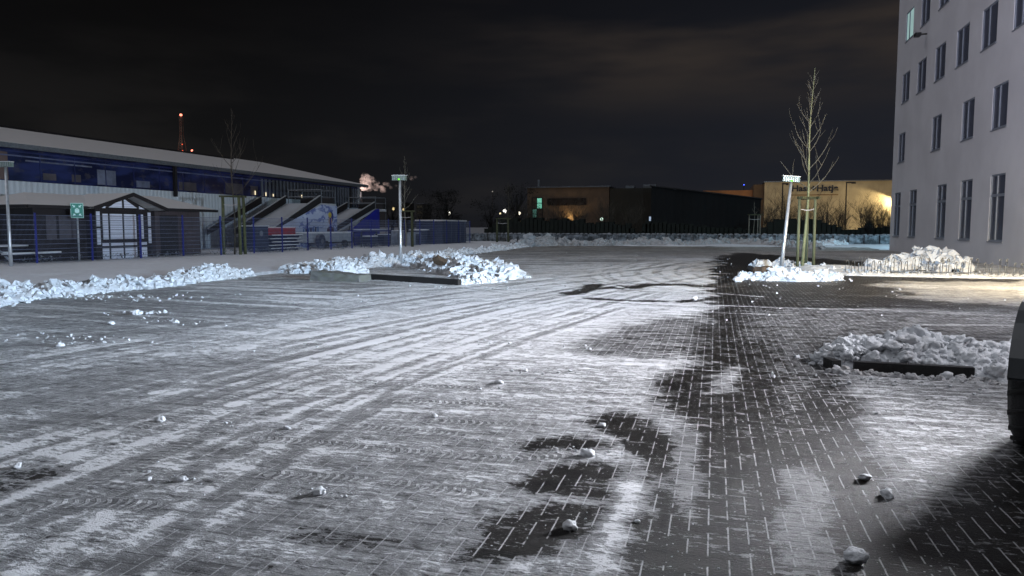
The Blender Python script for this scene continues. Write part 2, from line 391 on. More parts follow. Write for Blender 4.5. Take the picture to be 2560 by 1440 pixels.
# right part, warm lit
region([(4.99, 23.62), (8.7, 24.63), (6.07, 17.13), (4.37, 17.94)], .62, .5)
region([(-7.35, 40.18), (0.08, 42.21), (0.09, 58.19), (-13.7, 52.29)], .60, 1.5)
# far bare puddles and tracks
for P_, wd, val in [([(-3.26, 17.36), (-2.94, 18.99), (-3.25, 20.28)], .35, .05), ([(-2.37, 19.41), (-1.77, 20.84), (-0.69, 20.84), (-0.15, 20.56)], .45, .03), ([(-2.53, 16.34), (-1.87, 16.05), (-0.69, 16.11), (-0.37, 16.46)], .26, .03)]:
    d, _ = line_d(wx * .6 + X * .4, wy * .6 + Y * .4, P_); g = sstep(wd, wd * .6, d); cov = cov * (1 - g) + val * g; dust = dust * (1 - g)
for P_, wd, val in [([(-3.2, 21.38), (-0.67, 15.69), (1.64, 15.38), (3.18, 15.59)], .10, .8), ([(-0.81, 18.83), (0.6, 18.1), (1.03, 17.8)], .10, .75), ([(4.76, 22.04), (7.75, 21.92)], .8, .68), ([(3.1, 15.57), (5.4, 15.2)], .35, .55), ([(3.27, 13.37), (4.86, 13.65)], .15, .55), ([(-3.0, 14.65), (-0.6, 14.2), (1.38, 14.22)], .07, .8), ([(-8.16, 6.77), (-7.2, 11.15), (-6.31, 16.53)], .5, .72), ([(-1.98, 9.19), (-0.61, 9.03), (-0.1, 9.4)], .03, .75), ([(-0.46, 10.85), (1.19, 11.03)], .02, .6)]:
    d, _ = line_d(X, Y, P_); g = sstep(wd * 1.3, wd * .5, d) * .85 * (1 if val > .5 else sstep(.3, .6, fbm(X * 1.2, Y * 1.2, 91, 3))); cov = cov * (1 - g) + val * g
rt = random.Random(44)
def bundle(A, Bm, C, n, spread, wd, seed):
    global cov
    for i in range(n):
        o = (i - (n - 1) / 2) / max(1, n - 1) * spread + rt.uniform(-.25, .25)
        P_ = []
        for k_ in range(9):
            q = k_ / 8; P_.append(((1 - q) ** 2 * A[0] + 2 * q * (1 - q) * Bm[0] + q * q * C[0], (1 - q) ** 2 * A[1] + 2 * q * (1 - q) * Bm[1] + q * q * C[1]))
        d0 = Vector((C[0] - A[0], C[1] - A[1], 0)).normalized(); nx_, ny_ = -d0.y * o, d0.x * o
        P_ = [(a + nx_, c + ny_) for a, c in P_]; d, uu = line_d(X, Y, P_); w_ = wd * rt.uniform(.7, 1.3)
        br_ = sstep(.35, .6, fbm(uu * .8 + i * 9, d * 0 + seed, 31 + i, 2))
        g = sstep(w_ * 1.1, w_ * .55, d) * br_; v_ = rt.choice((-.28, -.20, .16, .24, .24)); cov = cov + g * v_ * .75
        e = sstep(w_ * 1.9, w_ * 1.3, d) * sstep(w_ * .8, w_ * 1.2, d) * br_; cov = cov + e * (.20 if v_ < 0 else -.14)
bundle((-4.47, 3.16), (-4.36, 8.54), (-2.13, 18.24), 9, 2.2, .11, 1)
bundle((-6.72, 5.16), (-5.87, 11.52), (-3.32, 22.19), 9, 3.4, .16, 2)
bundle((-3.31, 2.5), (-4.25, 6.56), (-2.48, 14.04), 7, 1.6, .09, 3)
bundle((-6.82, 15.35), (-2.98, 19.92), (-0.1, 33.06), 8, 5., .22, 4)
bundle((3.9, 16.0), (-2.28, 15.25), (-7.39, 21.07), 7, 3., .13, 5)
bundle((1.07, 18.55), (-3.9, 22.03), (-2.26, 32.47), 6, 3., .2, 6)
bundle((-3.64, 4.56), (-2.59, 5.06), (-1.19, 5.12), 5, 1.2, .05, 7)
bundle((-4.25, 6.56), (-3.15, 7.07), (-1.06, 7.15), 6, 1.8, .06, 8)
tread = np.zeros(X.shape); along = np.zeros(X.shape)
for P_, wd in [([(-2.73, 4.09), (-2.14, 4.16), (-1.37, 4.09)], .045), ([(-3.4, 4.75), (-2.85, 4.79), (-2.25, 4.75)], .05), ([(-2.25, 4.75), (-1.31, 4.8), (-0.96, 5.01)], .04), ([(-3.51, 6.87), (-2.78, 6.81), (-2.21, 6.89)], .05), ([(-2.75, 6.16), (-1.82, 6.26)], .05), ([(-2.7, 5.27), (-2.29, 5.28), (-1.85, 5.26)], .045), ([(-3.69, 3.48), (-3.67, 3.9), (-3.76, 4.58), (-3.9, 5.4)], .07), ([(-3.79, 3.1), (-3.68, 3.3), (-3.38, 3.4), (-3.03, 3.44)], .06), ([(-4.41, 4.74), (-4.36, 5.13), (-4.36, 6.74)], .06), ([(-2.18, 5.6), (-1.48, 5.66)], .04)]:
    wd = max(wd, .075); d, uu = line_d(X, Y, P_); g = sstep(wd * 1.25, wd * .8, d); g = g * sstep(.15, .35, fbm(X * 5, Y * 5, 77, 2)); along = np.where(g > .02, uu + d * .5, along); tread = np.maximum(tread, g); cov = np.where(g > .3, np.maximum(cov, .55), cov)
cov = np.clip(cov, -.2, 1.15)
dirt = sstep(.45, .8, fbm(X * .25, Y * .25, 61, 4)) * .25 + sstep(38, 54, Y) * .6
Z = .012 * cov + .03 * (fbm(X * .5, Y * .5, 5, 3) - .5) * 0 + np.where(cov > .55, (fbm(X * 9, Y * 14, 13, 3) - .5) * .018, 0) + (fbm(X * 3, Y * 9, 15, 3) - .5) * .008
struct(grid_mesh('paved_yard', xs, ys, Z, M['yard'], dict(cover=cov, dust=dust, tread=tread, along=along, dirt=dirt, diag=sstep(.5, -4., X + .25 * (Y - 6)) * sstep(19, 12, Y))))

# snow verge left of the yard, raised behind its kerb
def field(name, x0, x1, y0, y1, nx, ny, z0, amp, seed, mat=None):
    xs = np.linspace(x0, x1, nx); ys = np.linspace(y0, y1, ny); X, Y = np.meshgrid(xs, ys)
    Z = z0 + amp * (fbm(X * .6, Y * .6, seed, 5, .6) - .5)
    edge = np.minimum(np.minimum(X - x0, x1 - X), np.minimum(Y - y0, y1 - Y)); Z = Z * 1. - .06 * sstep(.25, 0, edge)
    return struct(grid_mesh(name, xs, ys, Z, mat or M['snow_field']))
field('snow_verge', -34.05, -14.62, -5, 74, 190, 420, .10, .10, 81)
b_ = B().box(-14.60, -14.46, -5, 62.2, -.05, .11); struct(b_.build('kerb', paint('kerb_stone', (.42, .43, .46), .7, .25, 3, .3)))
field('far_snow_strip', -14.62, 11.0, 62.2, 74, 120, 60, .05, .22, 85)
field('rear_yard', 11.0, 60, 55.9, 74, 120, 60, .03, .12, 87, snow_mat('rear_snow', (.75, .79, .84), .05, 5, .5, .5))
# pavement along the office building
struct(B().box(11.0 + .46, 11.52, -5, 55.2, -.05, .02).build('pavement_edge', M['stone']))

# ------------------------------------------------------------------ snow piles
def pile(name, label, path, half, height, n_ch, size, seed, mat='snow', flat=.0, rough=1., dig=None):
    rnd = random.Random(seed); P = [Vector((p[0], p[1], 0)) for p in path]; near = P[0].y < 10 and P[0].x > 0; size *= .74; n_ch = int(n_ch * 1.35)
    L = [0]
    for i in range(len(P) - 1): L.append(L[-1] + (P[i + 1] - P[i]).length)
    def at(s):
        for i in range(len(P) - 1):
            if s <= L[i + 1] or i == len(P) - 2:
                q = max(0, min(1, (s - L[i]) / max(1e-6, L[i + 1] - L[i]))); d = (P[i + 1] - P[i]).normalized()
                return P[i].lerp(P[i + 1], q), d, i + q
    def val(a, q):
        if not isinstance(a, (list, tuple)): return a
        i = min(int(q), len(a) - 2); return a[i] + (a[i + 1] - a[i]) * (q - i)
    step = size * .5; ns = max(8, int(L[-1] / step)); mm = 22
    vs = []; fs = []
    def surf(s, k):
        p, d, q = at(s * L[-1]); nrm = Vector((-d.y, d.x, 0)); hw = val(half, q); hh = val(height, q) * .62
        e = min(1, min(s, 1 - s) * L[-1] / (hw * .8)); e = math.sqrt(max(0, 1 - (1 - e) ** 2))
        prof = max(0, 1 - abs(k) ** 2.2) if flat == 0 else max(0, min(1, (1 - abs(k)) * 2.6)) ** .7
        x = p + nrm * (k * hw * (.55 + .45 * e))
        nz = mnoise.fractal(Vector((x.x * 1.1 + seed, x.y * 1.1, 0)), .9, 2., 4) * .55 + .85
        z = hh * e * prof * max(.15, nz)
        j = mnoise.noise(Vector((x.x / size * .7, x.y / size * .7, seed))) * size * .75 * rough * min(1, prof * 2)
        j += mnoise.cell(Vector((x.x / size * .9, x.y / size * .9, seed + 4))) * size * .55 * rough * min(1, prof * 1.6)
        return x.x, x.y, max(-.02, z + j) - (.03 if abs(k) > .99 else 0)
    for i in range(ns + 1):
        for j in range(mm + 1): vs.append(surf(i / ns, -1 + 2 * j / mm))
    for i in range(ns):
        for j in range(mm):
            a = i * (mm + 1) + j; fs.append((a, a + mm + 1, a + mm + 2, a + 1))
    bb = B(); bb.add(vs, fs)
    for _ in range(n_ch):
        s = rnd.random(); k = rnd.uniform(-1.12, 1.12); x, y, z = surf(s, max(-1, min(1, k)))
        if abs(k) > 1:
            _, d, _ = at(s * L[-1]); x += rnd.uniform(-.3, .3); y += rnd.uniform(-.3, .3); z = 0
        r = size * rnd.choice((.22, .28, .35, .45, .45, .6, .9, 1.3, 1.7 if rnd.random() < .4 else .3)) * (.45 if abs(k) > .95 else 1)
        bb.ico((x, y, max(r * .25, z - r * .05)), r * .8, rnd, 3 if near and r > .03 else (1 if r < .10 else 2), .85, .45 if near else .75)
    o = bb.build(name, M[mat], smooth=near, loc=(P[len(P) // 2].x, P[len(P) // 2].y, 0))
    return tag(o, label, 'snow pile')
pile('snow_pile', 'long low ridge of ploughed snow lumps at the left edge along the verge', [(-13.58, 9.41), (-15.26, 12.76), (-14.98, 13.83), (-14.92, 16.24), (-14.03, 15.96)], [.9, .85, .8, .75, .5], [.35, .36, .50, .34, .15], 900, .15, 1)
pile('snow_pile', 'short ridge of snow lumps rising to a peak, right of the low gap', [(-14.27, 16.15), (-14.77, 17.73), (-15.06, 19.88), (-14.67, 20.97)], [.4, .6, .8, .5], [.18, .34, .55, .12], 520, .15, 2)
pile('snow_pile', 'big heap of jagged snow lumps around the foot of the middle lamp post', [(-14.03, 22.43), (-14.09, 25.43), (-13.66, 27.98), (-12.65, 28.93), (-11.02, 29.37), (-8.16, 24.97), (-6.35, 21.36)], [.6, .9, 1.3, 1.3, 1.5, 1.4, .9], [.16, .30, .58, .60, .55, .52, .22], 1500, .20, 3)
pile('snow_pile', 'snow mound at the right end of the black island kerb', [(-6.94, 19.27), (-6.64, 19.96), (-6.2, 20.88)], [.35, .45, .45], [.20, .34, .2], 160, .14, 4)
pile('snow_pile', 'low crumbly snow ridge running back along the verge behind the middle lamp', [(-14.42, 35.53), (-14.32, 39.46), (-14.17, 45.03), (-14.77, 57.62)], [.6, .6, .5, .6], [.30, .38, .28, .22], 380, .22, 5)
pile('snow_pile', 'far snow ridge with the highest peaks at its left end, below the dark hedge', [(-15.39, 57.45), (-14.42, 60.29), (-12.75, 62.11), (-10.87, 61.26)], [1.1, 1.3, 1.3, .8], [.5, .85, .95, .35], 220, .36, 6, 'snow_dirty')
pile('snow_pile', 'far smooth snow ridge in the centre background with one pointed peak', [(-11.19, 61.17), (-8.79, 63.2), (-6.29, 65.31), (-3.19, 64.73)], [1.1, 1.2, 1.5, 1.], [.4, .45, .85, .35], 130, .36, 7, 'snow_dirty')
pile('snow_pile', 'far low snow ridge right of centre, ending left of the tilted lamp', [(-3.19, 64.73), (-0.6, 69.92), (1.21, 73.76), (5.49, 68.53), (6.88, 55.95)], [1., 1.2, 1.4, 1.2, .8], [.35, .5, .75, .55, .3], 150, .34, 8, 'snow_dirty')
pile('snow_pile', 'bluish snow heap beyond the young tree frame on the right', [(8.36, 70.81), (9.53, 69.64), (11.12, 71.57)], [.8, .9, .6], [.3, .5, .45], 60, .32, 9)
pile('snow_pile', 'bright heap of jagged snow at the foot of the tilted lamp post', [(0.77, 23.84), (1.73, 24.1), (2.62, 23.81), (3.51, 24.59)], [.6, 1.0, .8, .6], [.15, .42, .25, .10], 620, .15, 10)
pile('snow_pile', 'row of small snow lumps behind the tilted lamp up to the tree stakes', [(1.6, 30.89), (2.78, 32.48), (3.9, 31.52)], [.4, .45, .4], [.18, .22, .14], 130, .16, 11)
pile('snow_pile', 'smooth flat snow bed under the stakes of the right young tree', [(2.94, 28.01), (4.33, 29.39), (5.31, 28.18)], [1.6, 1.9, 1.2], [.18, .26, .12], 20, .12, 12, 'snow', .5, .25)
pile('snow_pile', 'tall heap of rounded snow boulders behind the bicycle hoops by the building', [(5.89, 29.82), (7.27, 32.45), (8.04, 33.27), (8.65, 32.82), (8.28, 29.47)], [.6, .9, 1.2, 1.1, .6], [.30, .45, .95, .75, .3], 190, .30, 13)
pile('snow_pile', 'dirty snow heap covering the near right island above its black kerb', [(1.22, 9.15), (1.5, 9.3), (2.0, 9.5), (3.0, 9.6), (3.6, 9.5)], [.22, .42, .62, .68, .6], [.20, .46, .55, .58, .60], 900, .085, 14, 'snow')
pile('snow_pile', 'long low bank of snow beneath the row of bicycle hoops', [(3.96, 26.91), (6.48, 26.76), (9.45, 26.78), (12.98, 26.65)], [.6, .75, .9, .9], [.10, .12, .10, .10], 120, .10, 15, 'snow', .5, .4)

pile('snow_pile', 'narrow strip of snow lumps on top of the mossy concrete block', [(-13.17, 22.67), (-12.17, 22.5), (-11.52, 23.12)], [.3, .35, .3], [.50, .54, .46], 260, .13, 18)
pile('snow_pile', 'snow lobe spilling over the right end of the near black kerb', [(2.52, 8.92), (2.9, 8.85), (3.4, 8.7)], [.26, .42, .48], [.20, .42, .48], 160, .08, 16)
pile('snow_pile', 'thin line of dirty snow at the foot of the near black kerb', [(1.25, 8.72), (1.6, 8.60), (2.6, 8.52), (3.1, 8.50)], [.07, .08, .09, .12], [.04, .05, .06, .08], 160, .05, 17, 'snow_dirty')
# loose crumbs: far too many to count
rnd = random.Random(5); bb = B()
def crumbs(cx, cy, sx, sy, n, r0, r1):
    for _ in range(int(n * .7)):
        x = rnd.gauss(cx, sx); y = rnd.gauss(cy, sy)
        if x < -14.2 or y < 2.2: continue
        r = rnd.uniform(r0, r1) * .8 * rnd.choice((.6, .8, 1, 1.4)); bb.ico((x, y, r * .45 + .008), r, rnd, 1, .8, .5)
for q, s1, s2, n, a, c_ in [((-10.25, 11.23), .4, .18, 80, .008, .03), ((-8.8, 10.44), .7, .2, 90, .006, .022), ((-9.04, 8.31), .8, .3, 110, .006, .024), ((-12.91, 13.69), 1.2, .4, 150, .012, .04), ((-10.3, 14.4), 2.5, .6, 90, .008, .022), ((-5.94, 18.17), 1.0, .2, 110, .008, .028), ((-7.09, 13.93), 3., 1.5, 110, .006, .02), ((-4.22, 23.83), 4, 5, 60, .008, .024), ((-5.34, 35.63), 5, 5, 60, .012, .035), ((1.21, 21.07), 1.4, .6, 25, .01, .035), ((-2.38, 7.84), .5, .12, 50, .006, .022), ((-0.95, 5.09), .35, .06, 60, .004, .014), ((-1.5, 5.14), .3, .05, 40, .004, .014), ((-2.3, 3.86), .2, .06, 40, .004, .011), ((-3.29, 3.84), .15, .05, 30, .004, .011), ((-3.39, 4.24), 1.2, .6, 160, .003, .009), ((-1.13, 3.5), .8, .4, 140, .002, .006), ((0.29, 4.47), .8, 1., 160, .002, .007), ((1.86, 8.23), .6, .12, 90, .008, .03), ((1.68, 6.72), .6, .4, 60, .004, .012), ((-2.7, 6.83), .5, .05, 70, .005, .014), ((-2.18, 6.4), .4, .05, 50, .004, .012), ((-2.34, 4.81), .5, .06, 60, .003, .010), ((-3.6, 5.08), .4, .08, 50, .004, .012), ((-2.81, 9.64), 1., .12, 60, .006, .018), ((-5.35, 8.27), 1.2, .2, 60, .006, .018), ((0.11, 13.16), 1.5, 3, 40, .006, .018), ((4.14, 17.01), 2, 3, 30, .008, .02), ((-2.99, 2.85), .6, .3, 60, .003, .007)]:
    crumbs(q[0], q[1], s1, s2, n, a, c_)
struct(bb.build('snow_crumbs', M['snow']), 'stuff')
# single lumps
def lump(loc, r, seed, label, kids=0, sq=.75):
    rnd = random.Random(seed); bb = B(); bb.ico((loc[0], loc[1], r * sq * .8), r, rnd, 3, sq, .28)
    for _ in range(kids): bb.ico((loc[0] + r * rnd.uniform(.3, .9) * rnd.choice((-1, 1)), loc[1] + r * rnd.uniform(-.5, .6), r * .5), r * rnd.uniform(.35, .6), rnd, 2, .9, .4)
    tag(bb.build('snow_lump', M['snow'], smooth=True, loc=(loc[0], loc[1], 0)), label, 'snow lump')
for q, r, k, lb in [((-0.71, 3.75), .036, 1, 'double snow lump on bare dark pavers at bottom centre'), ((-2.25, 3.85), .036, 2, 'rounded snow lump on thin snow in the lower left, largest one there'),
    ((-0.82, 5.0), .045, 2, 'elongated snow lump on a snow streak above the bare paver squares'), ((0.68, 3.73), .055, 0, 'wide snow block at the bottom edge on the right'),
    ((1.02, 4.71), .032, 0, 'small snow lump in the shade right of the bare lane'), ((0.95, 5.0), .032, 0, 'small snow lump at the edge of the snowy bay, above the shaded one'),
    ((-4.37, 5.0), .035, 1, 'small snow lump alone on the scraped snow, left of centre'), ((-3.2, 3.83), .030, 2, 'pair of snow lumps touching, left of the largest lower-left lump'),
    ((-3.42, 3.79), .02, 1, 'tiny snow lump left of the touching pair'), ((-2.28, 2.95), .012, 0, 'tiny bright snow lump near the bottom edge on the left'), ((-2.09, 7.11), .045, 1, 'snow lump at the end of a crumb trail, centre middle ground'),
    ((-2.24, 5.71), .03, 0, 'small snow lump beside a faint tread print in the centre'), ((-0.84, 5.8), .028, 0, 'small snow lump on the uppermost bare patch'), ((-3.23, 5.06), .025, 1, 'small snow lump above the long tread print'),
    ((-4.44, 3.76), .028, 0, 'small snow lump at the left edge of the picture'), ((-10.11, 11.08), .085, 3, 'craggy snow chunk standing in front of the left ridge'), ((-0.39, 16.64), .06, 0, 'snow chunk beside the dark wheel rut near the lane'),
    ((0.64, 22.43), .12, 1, 'snow chunk lying left of the tilted lamp heap'), ((-0.37, 3.93), .018, 1, 'crumbly snow lump next to the snow strip at bottom centre'), ((-9.51, 9.87), .045, 0, 'snow chunk below the craggy chunk, to its left'), ((-8.64, 10.32), .045, 1, 'snow chunk below the craggy chunk, to its right'), ((2.38, 8.62), .055, 0, 'snow chunk stuck against the near black kerb'), ((-8.39, 7.83), .05, 2, 'rough snow chunk in the scattered crumbs on the left')]:
    lump(q, r, int(r * 1e4) + len(lb), lb, k)

# ------------------------------------------------------------------ kerb islands
def kerb_bar(name, a, c, wd, h, label, mat='kerb'):
    d = math.atan2(c[1] - a[1], c[0] - a[0]); L = math.hypot(c[0] - a[0], c[1] - a[1]); mid = ((a[0] + c[0]) / 2, (a[1] + c[1]) / 2)
    bb = B(); n = max(1, round(L / 1.0))
    for i in range(n): bb.box(mid[0] - L / 2 + i * L / n, mid[0] - L / 2 + (i + 1) * L / n - .008, mid[1] - wd / 2, mid[1] + wd / 2, -.03, h, d, mid)
    return tag(bb.build(name, M[mat], loc=(mid[0], mid[1], 0)), label, 'kerb')
kerb_bar('kerb_edging', (-10.09, 20.51), (-6.69, 19.05), .14, .17, 'long black kerb edging below the middle snow heap')
kerb_bar('kerb_edging', (1.50, 8.74), (2.66, 8.69), .10, .13, 'short black kerb edging of the near right island')
tag(B().box(1.26, 1.36, 8.84, 9.05, -.02, .11, .35).build('kerb_corner', M['kerb'], loc=(1.36, 9.1, 0)), 'dark kerb corner stone at the left tip of the near right island', 'kerb')
# bed of snow inside middle island
rnd = random.Random(77)
bb = B(); cx_, cy_ = (-10.72, 19.82)
vs = []; fs = []; nx_, nz_ = 22, 7
def blk(u, v, w_): return (cx_ + (u - .5) * 1.75 * (1 - .05 * v), cy_ - .32 + w_ * .64 + .03 * mnoise.noise(Vector((u * 7, v * 3, w_ * 2))) + .05 * v, -.03 + v * (.32 - .10 * u + .03 * mnoise.noise(Vector((u * 5, 3, w_ * 3)))))
for k_ in range(2):
    for i in range(nx_ + 1):
        for j in range(nz_ + 1): vs.append(blk(i / nx_, j / nz_, k_))
N_ = (nx_ + 1) * (nz_ + 1); id_ = lambda k_, i, j: k_ * N_ + i * (nz_ + 1) + j
for i in range(nx_):
    for j in range(nz_): fs += [(id_(0, i, j), id_(0, i + 1, j), id_(0, i + 1, j + 1), id_(0, i, j + 1)), (id_(1, i, j + 1), id_(1, i + 1, j + 1), id_(1, i + 1, j), id_(1, i, j))]
    fs.append((id_(0, i, nz_), id_(0, i + 1, nz_), id_(1, i + 1, nz_), id_(1, i, nz_)))
for i in (0, nx_): fs += [(id_(0, i, j), id_(0, i, j + 1), id_(1, i, j + 1), id_(1, i, j)) for j in range(nz_)]
bb.add(vs, fs); o = bb.build('stone_block', paint('dusted_stone', (.20, .20, .20), .85, .3, 4, .8, col2=(.13, .135, .11)), loc=(cx_, cy_, 0)); o.rotation_euler = (0, 0, -.12)
tag(o, 'mossy grey concrete block at the left end of the middle island', 'block')
bb = B(); bb.ico((1.44, 24.21, .15), .36, rnd, 3, .75, .3)
tag(bb.build('boulder', M['earth'], loc=(1.44, 24.21, 0)), 'brown earthy boulder left of the tilted lamp heap', 'boulder')
bb = B(); bb.ico((1.26, 26.84, .12), .17, rnd, 2, .8, .3)
tag(bb.build('boulder', M['kerb'], loc=(1.26, 26.84, 0)), 'small black stone behind the brown boulder', 'boulder')
bb = B(); bb.ico((-9.23, 24.21, .42), .22, rnd, 2, .8, .3)
tag(bb.build('earth_clod', M['earth'], loc=(-9.23, 24.21, 0)), 'brown earth clod caught in the middle snow heap', 'clod')

# ------------------------------------------------------------------ lamp posts
def lamp_post(x, y, h, label, tilt=0., rot=.15, status=True):
    g = thing('lamp_post', label, 'lamp post', (x, y, 0), 'box-headed lamp posts around the yard')
    B().tube([(x, y, 0), (x, y, .9), (x, y, h - .16)], [.075, .062, .05], 14).build('pole', M['galv'], g, True)
    B().tube([(x, y, 0), (x, y, .05)], [.11, .11], 14).build('foot_plate', M['galv_dark'], g)
    hd = B().box(x - .30, x + .26, y - .11, y + .11, h - .18, h, rot, (x, y)).build('lamp_head', M['lamp_shell'], g)
    bb = B(); 
    for i in range(7): bb.box(x - .27 + i * .075, x - .25 + i * .075, y - .118, y - .111, h - .165, h - .02, rot, (x, y))
    bb.build('louvre', M['galv'], hd)
    if status: B().box(x - .045, x + .035, y - .135, y - .119, h - .175, h - .115, rot, (x, y)).build('status_light', glow('green_status', (.25, 1., .05), 1.1), hd)
    B().box(x - .32, x + .28, y - .12, y + .12, h + .003, h + .03, rot, (x, y)).build('snow_cap', M['snow'], hd)
    g.rotation_euler = (0, tilt, 0); return g
lamp_post(-12.38, 28.0, 3.66, 'upright lamp post with a green light, in the middle snow heap')
lamp_post(2.28, 27.83, 3.36, 'tilted lamp post beside the right young tree', R(4.6), .1)
lamp_post(-26.43, 22.63, 4.08, 'lamp post at the far left edge before the blue fence', R(0), .15, False)

# ------------------------------------------------------------------ assembly point sign
g = thing('assembly_point_sign', 'green emergency assembly point sign on a thin pole before the huts', 'sign', (-27.0, 26.42, 0))
X0, Y0 = -27.0, 26.42
B().tube([(X0, Y0, 0), (X0, Y0, 2.62)], .035, 10).build('pole', M['galv'], g, True)
ang = math.atan2(-Y0, -X0)   # sign faces the yard
def sign_pt(uu, vv, dd=0):
    rx, ry = -math.sin(ang), math.cos(ang); return (X0 + rx * uu + math.cos(ang) * (.045 + dd), Y0 + ry * uu + math.sin(ang) * (.045 + dd), vv)
def sign_quad(bb, poly, d0, d1):
    a = [sign_pt(p[0], p[1], d1) for p in poly]; c = sign_pt(0, 0, d0); e = sign_pt(0, 0, d1)
    return bb.prism(a, (c[0] - e[0], c[1] - e[1], 0))
R4 = lambda cx, cz, hw, hh: [(cx - hw, cz - hh), (cx + hw, cz - hh), (cx + hw, cz + hh), (cx - hw, cz + hh)]
pl = sign_quad(B(), R4(0, 2.31, .245, .325), 0, .012).build('sign_plate', paint('sign_white', (.45, .75, .68), .4, .05), g)
sign_quad(B(), R4(0, 2.31, .222, .302), .013, .016).build('green_field', paint('sign_green', (.01, .23, .16), .4, .05), pl)
wm = paint('sign_symbol', (.55, .85, .80), .4, .05); bb = B()
for sx in (-1, 1):
    for sz in (-1, 1):
        cx, cz = sx * .13, 2.31 + sz * .2; ix, iz = -sx, -sz
        sign_quad(bb, [(cx + ix * .06, cz + iz * .06), (cx + ix * .06, cz - iz * .035), (cx - ix * .035, cz + iz * .06)][::(1 if sx * sz > 0 else -1)], .017, .020)
        sign_quad(bb, [(cx - ix * .055, cz - iz * .03), (cx - ix * .03, cz - iz * .055), (cx + ix * .03, cz + iz * .0), (cx, cz + iz * .03)], .0215, .024)
for px_, pz_, rr in [(0, 2.385, .034), (-.055, 2.36, .026), (.055, 2.36, .026)]:
    sign_quad(bb, [(px_ + rr * math.cos(a * .785), pz_ + rr * math.sin(a * .785)) for a in range(8)], .017, .020)
for px_, hw, z0_, z1_ in [(0, .042, 2.20, 2.35), (-.058, .026, 2.22, 2.335), (.058, .026, 2.22, 2.335)]:
    sign_quad(bb, R4(px_, (z0_ + z1_) / 2, hw, (z1_ - z0_) / 2), .0205 if px_ == 0 else .017, .0235 if px_ == 0 else .020)
bb.build('people_symbol', wm, pl)

# ------------------------------------------------------------------ trees
def branch(bb, p, d, L, r, depth, rnd, up=.35, n=5, kids=(2, 4)):
    pts = [p]; rad = [r]; seg = 4 if L > .5 else 3
    for i in range(seg):
        d = (d + Vector((rnd.uniform(-.16, .16), rnd.uniform(-.16, .16), up * .35))).normalized()
        pts.append(pts[-1] + d * (L / seg)); rad.append(r * (1 - .82 * (i + 1) / seg) + .002)
    bb.tube(pts, rad, n, False)
    if depth > 0:
        for _ in range(rnd.randint(*kids)):
            k = rnd.uniform(.25, .9); i = min(seg - 1, int(k * seg)); q = pts[i].lerp(pts[i + 1], k * seg - i)
            a = rnd.random() * 6.28; nd = (d * .75 + Vector((math.cos(a), math.sin(a), .25)) * .7).normalized()
            branch(bb, q, nd, L * rnd.uniform(.35, .6), rad[i] * .6, depth - 1, rnd, up, max(3, n - 1), kids)
def young_tree(x, y, H, z0, spread, label, seed, mat, r=.045, nb=14, lean=0., crown=None):
    rnd = random.Random(seed); g = thing('young_tree', label, 'tree', (x, y, 0), 'staked young trees')
    pts = []; rad = []
    for i in range(15):
        q = i / 14; pts.append(Vector((x + lean * q + .04 * math.sin(q * 9 + seed), y + .03 * math.sin(q * 7), H * q))); rad.append(r * (1 - q * .9) + .004)
    B().tube(pts, rad, 8).build('trunk', mat, g, True)
    bb = B()
    for i in range(nb):
        q = (i + rnd.random() * .6) / nb; z = z0 + (H * .96 - z0) * q; f = z / H * 14; k = min(13, int(f)); p = pts[k].lerp(pts[k + 1], f - k)
        a = i * 2.4 + rnd.random(); L = spread * (1 - q) ** .75 * rnd.uniform(.75, 1.15) + .2
        branch(bb, p, Vector((math.cos(a), math.sin(a), .45 + q * 1.1)).normalized(), L, .016 * (1 - q * .5) + .002, 1, rnd, .62, 5, (1, 3))
    bb.build('crown', crown or mat, g)
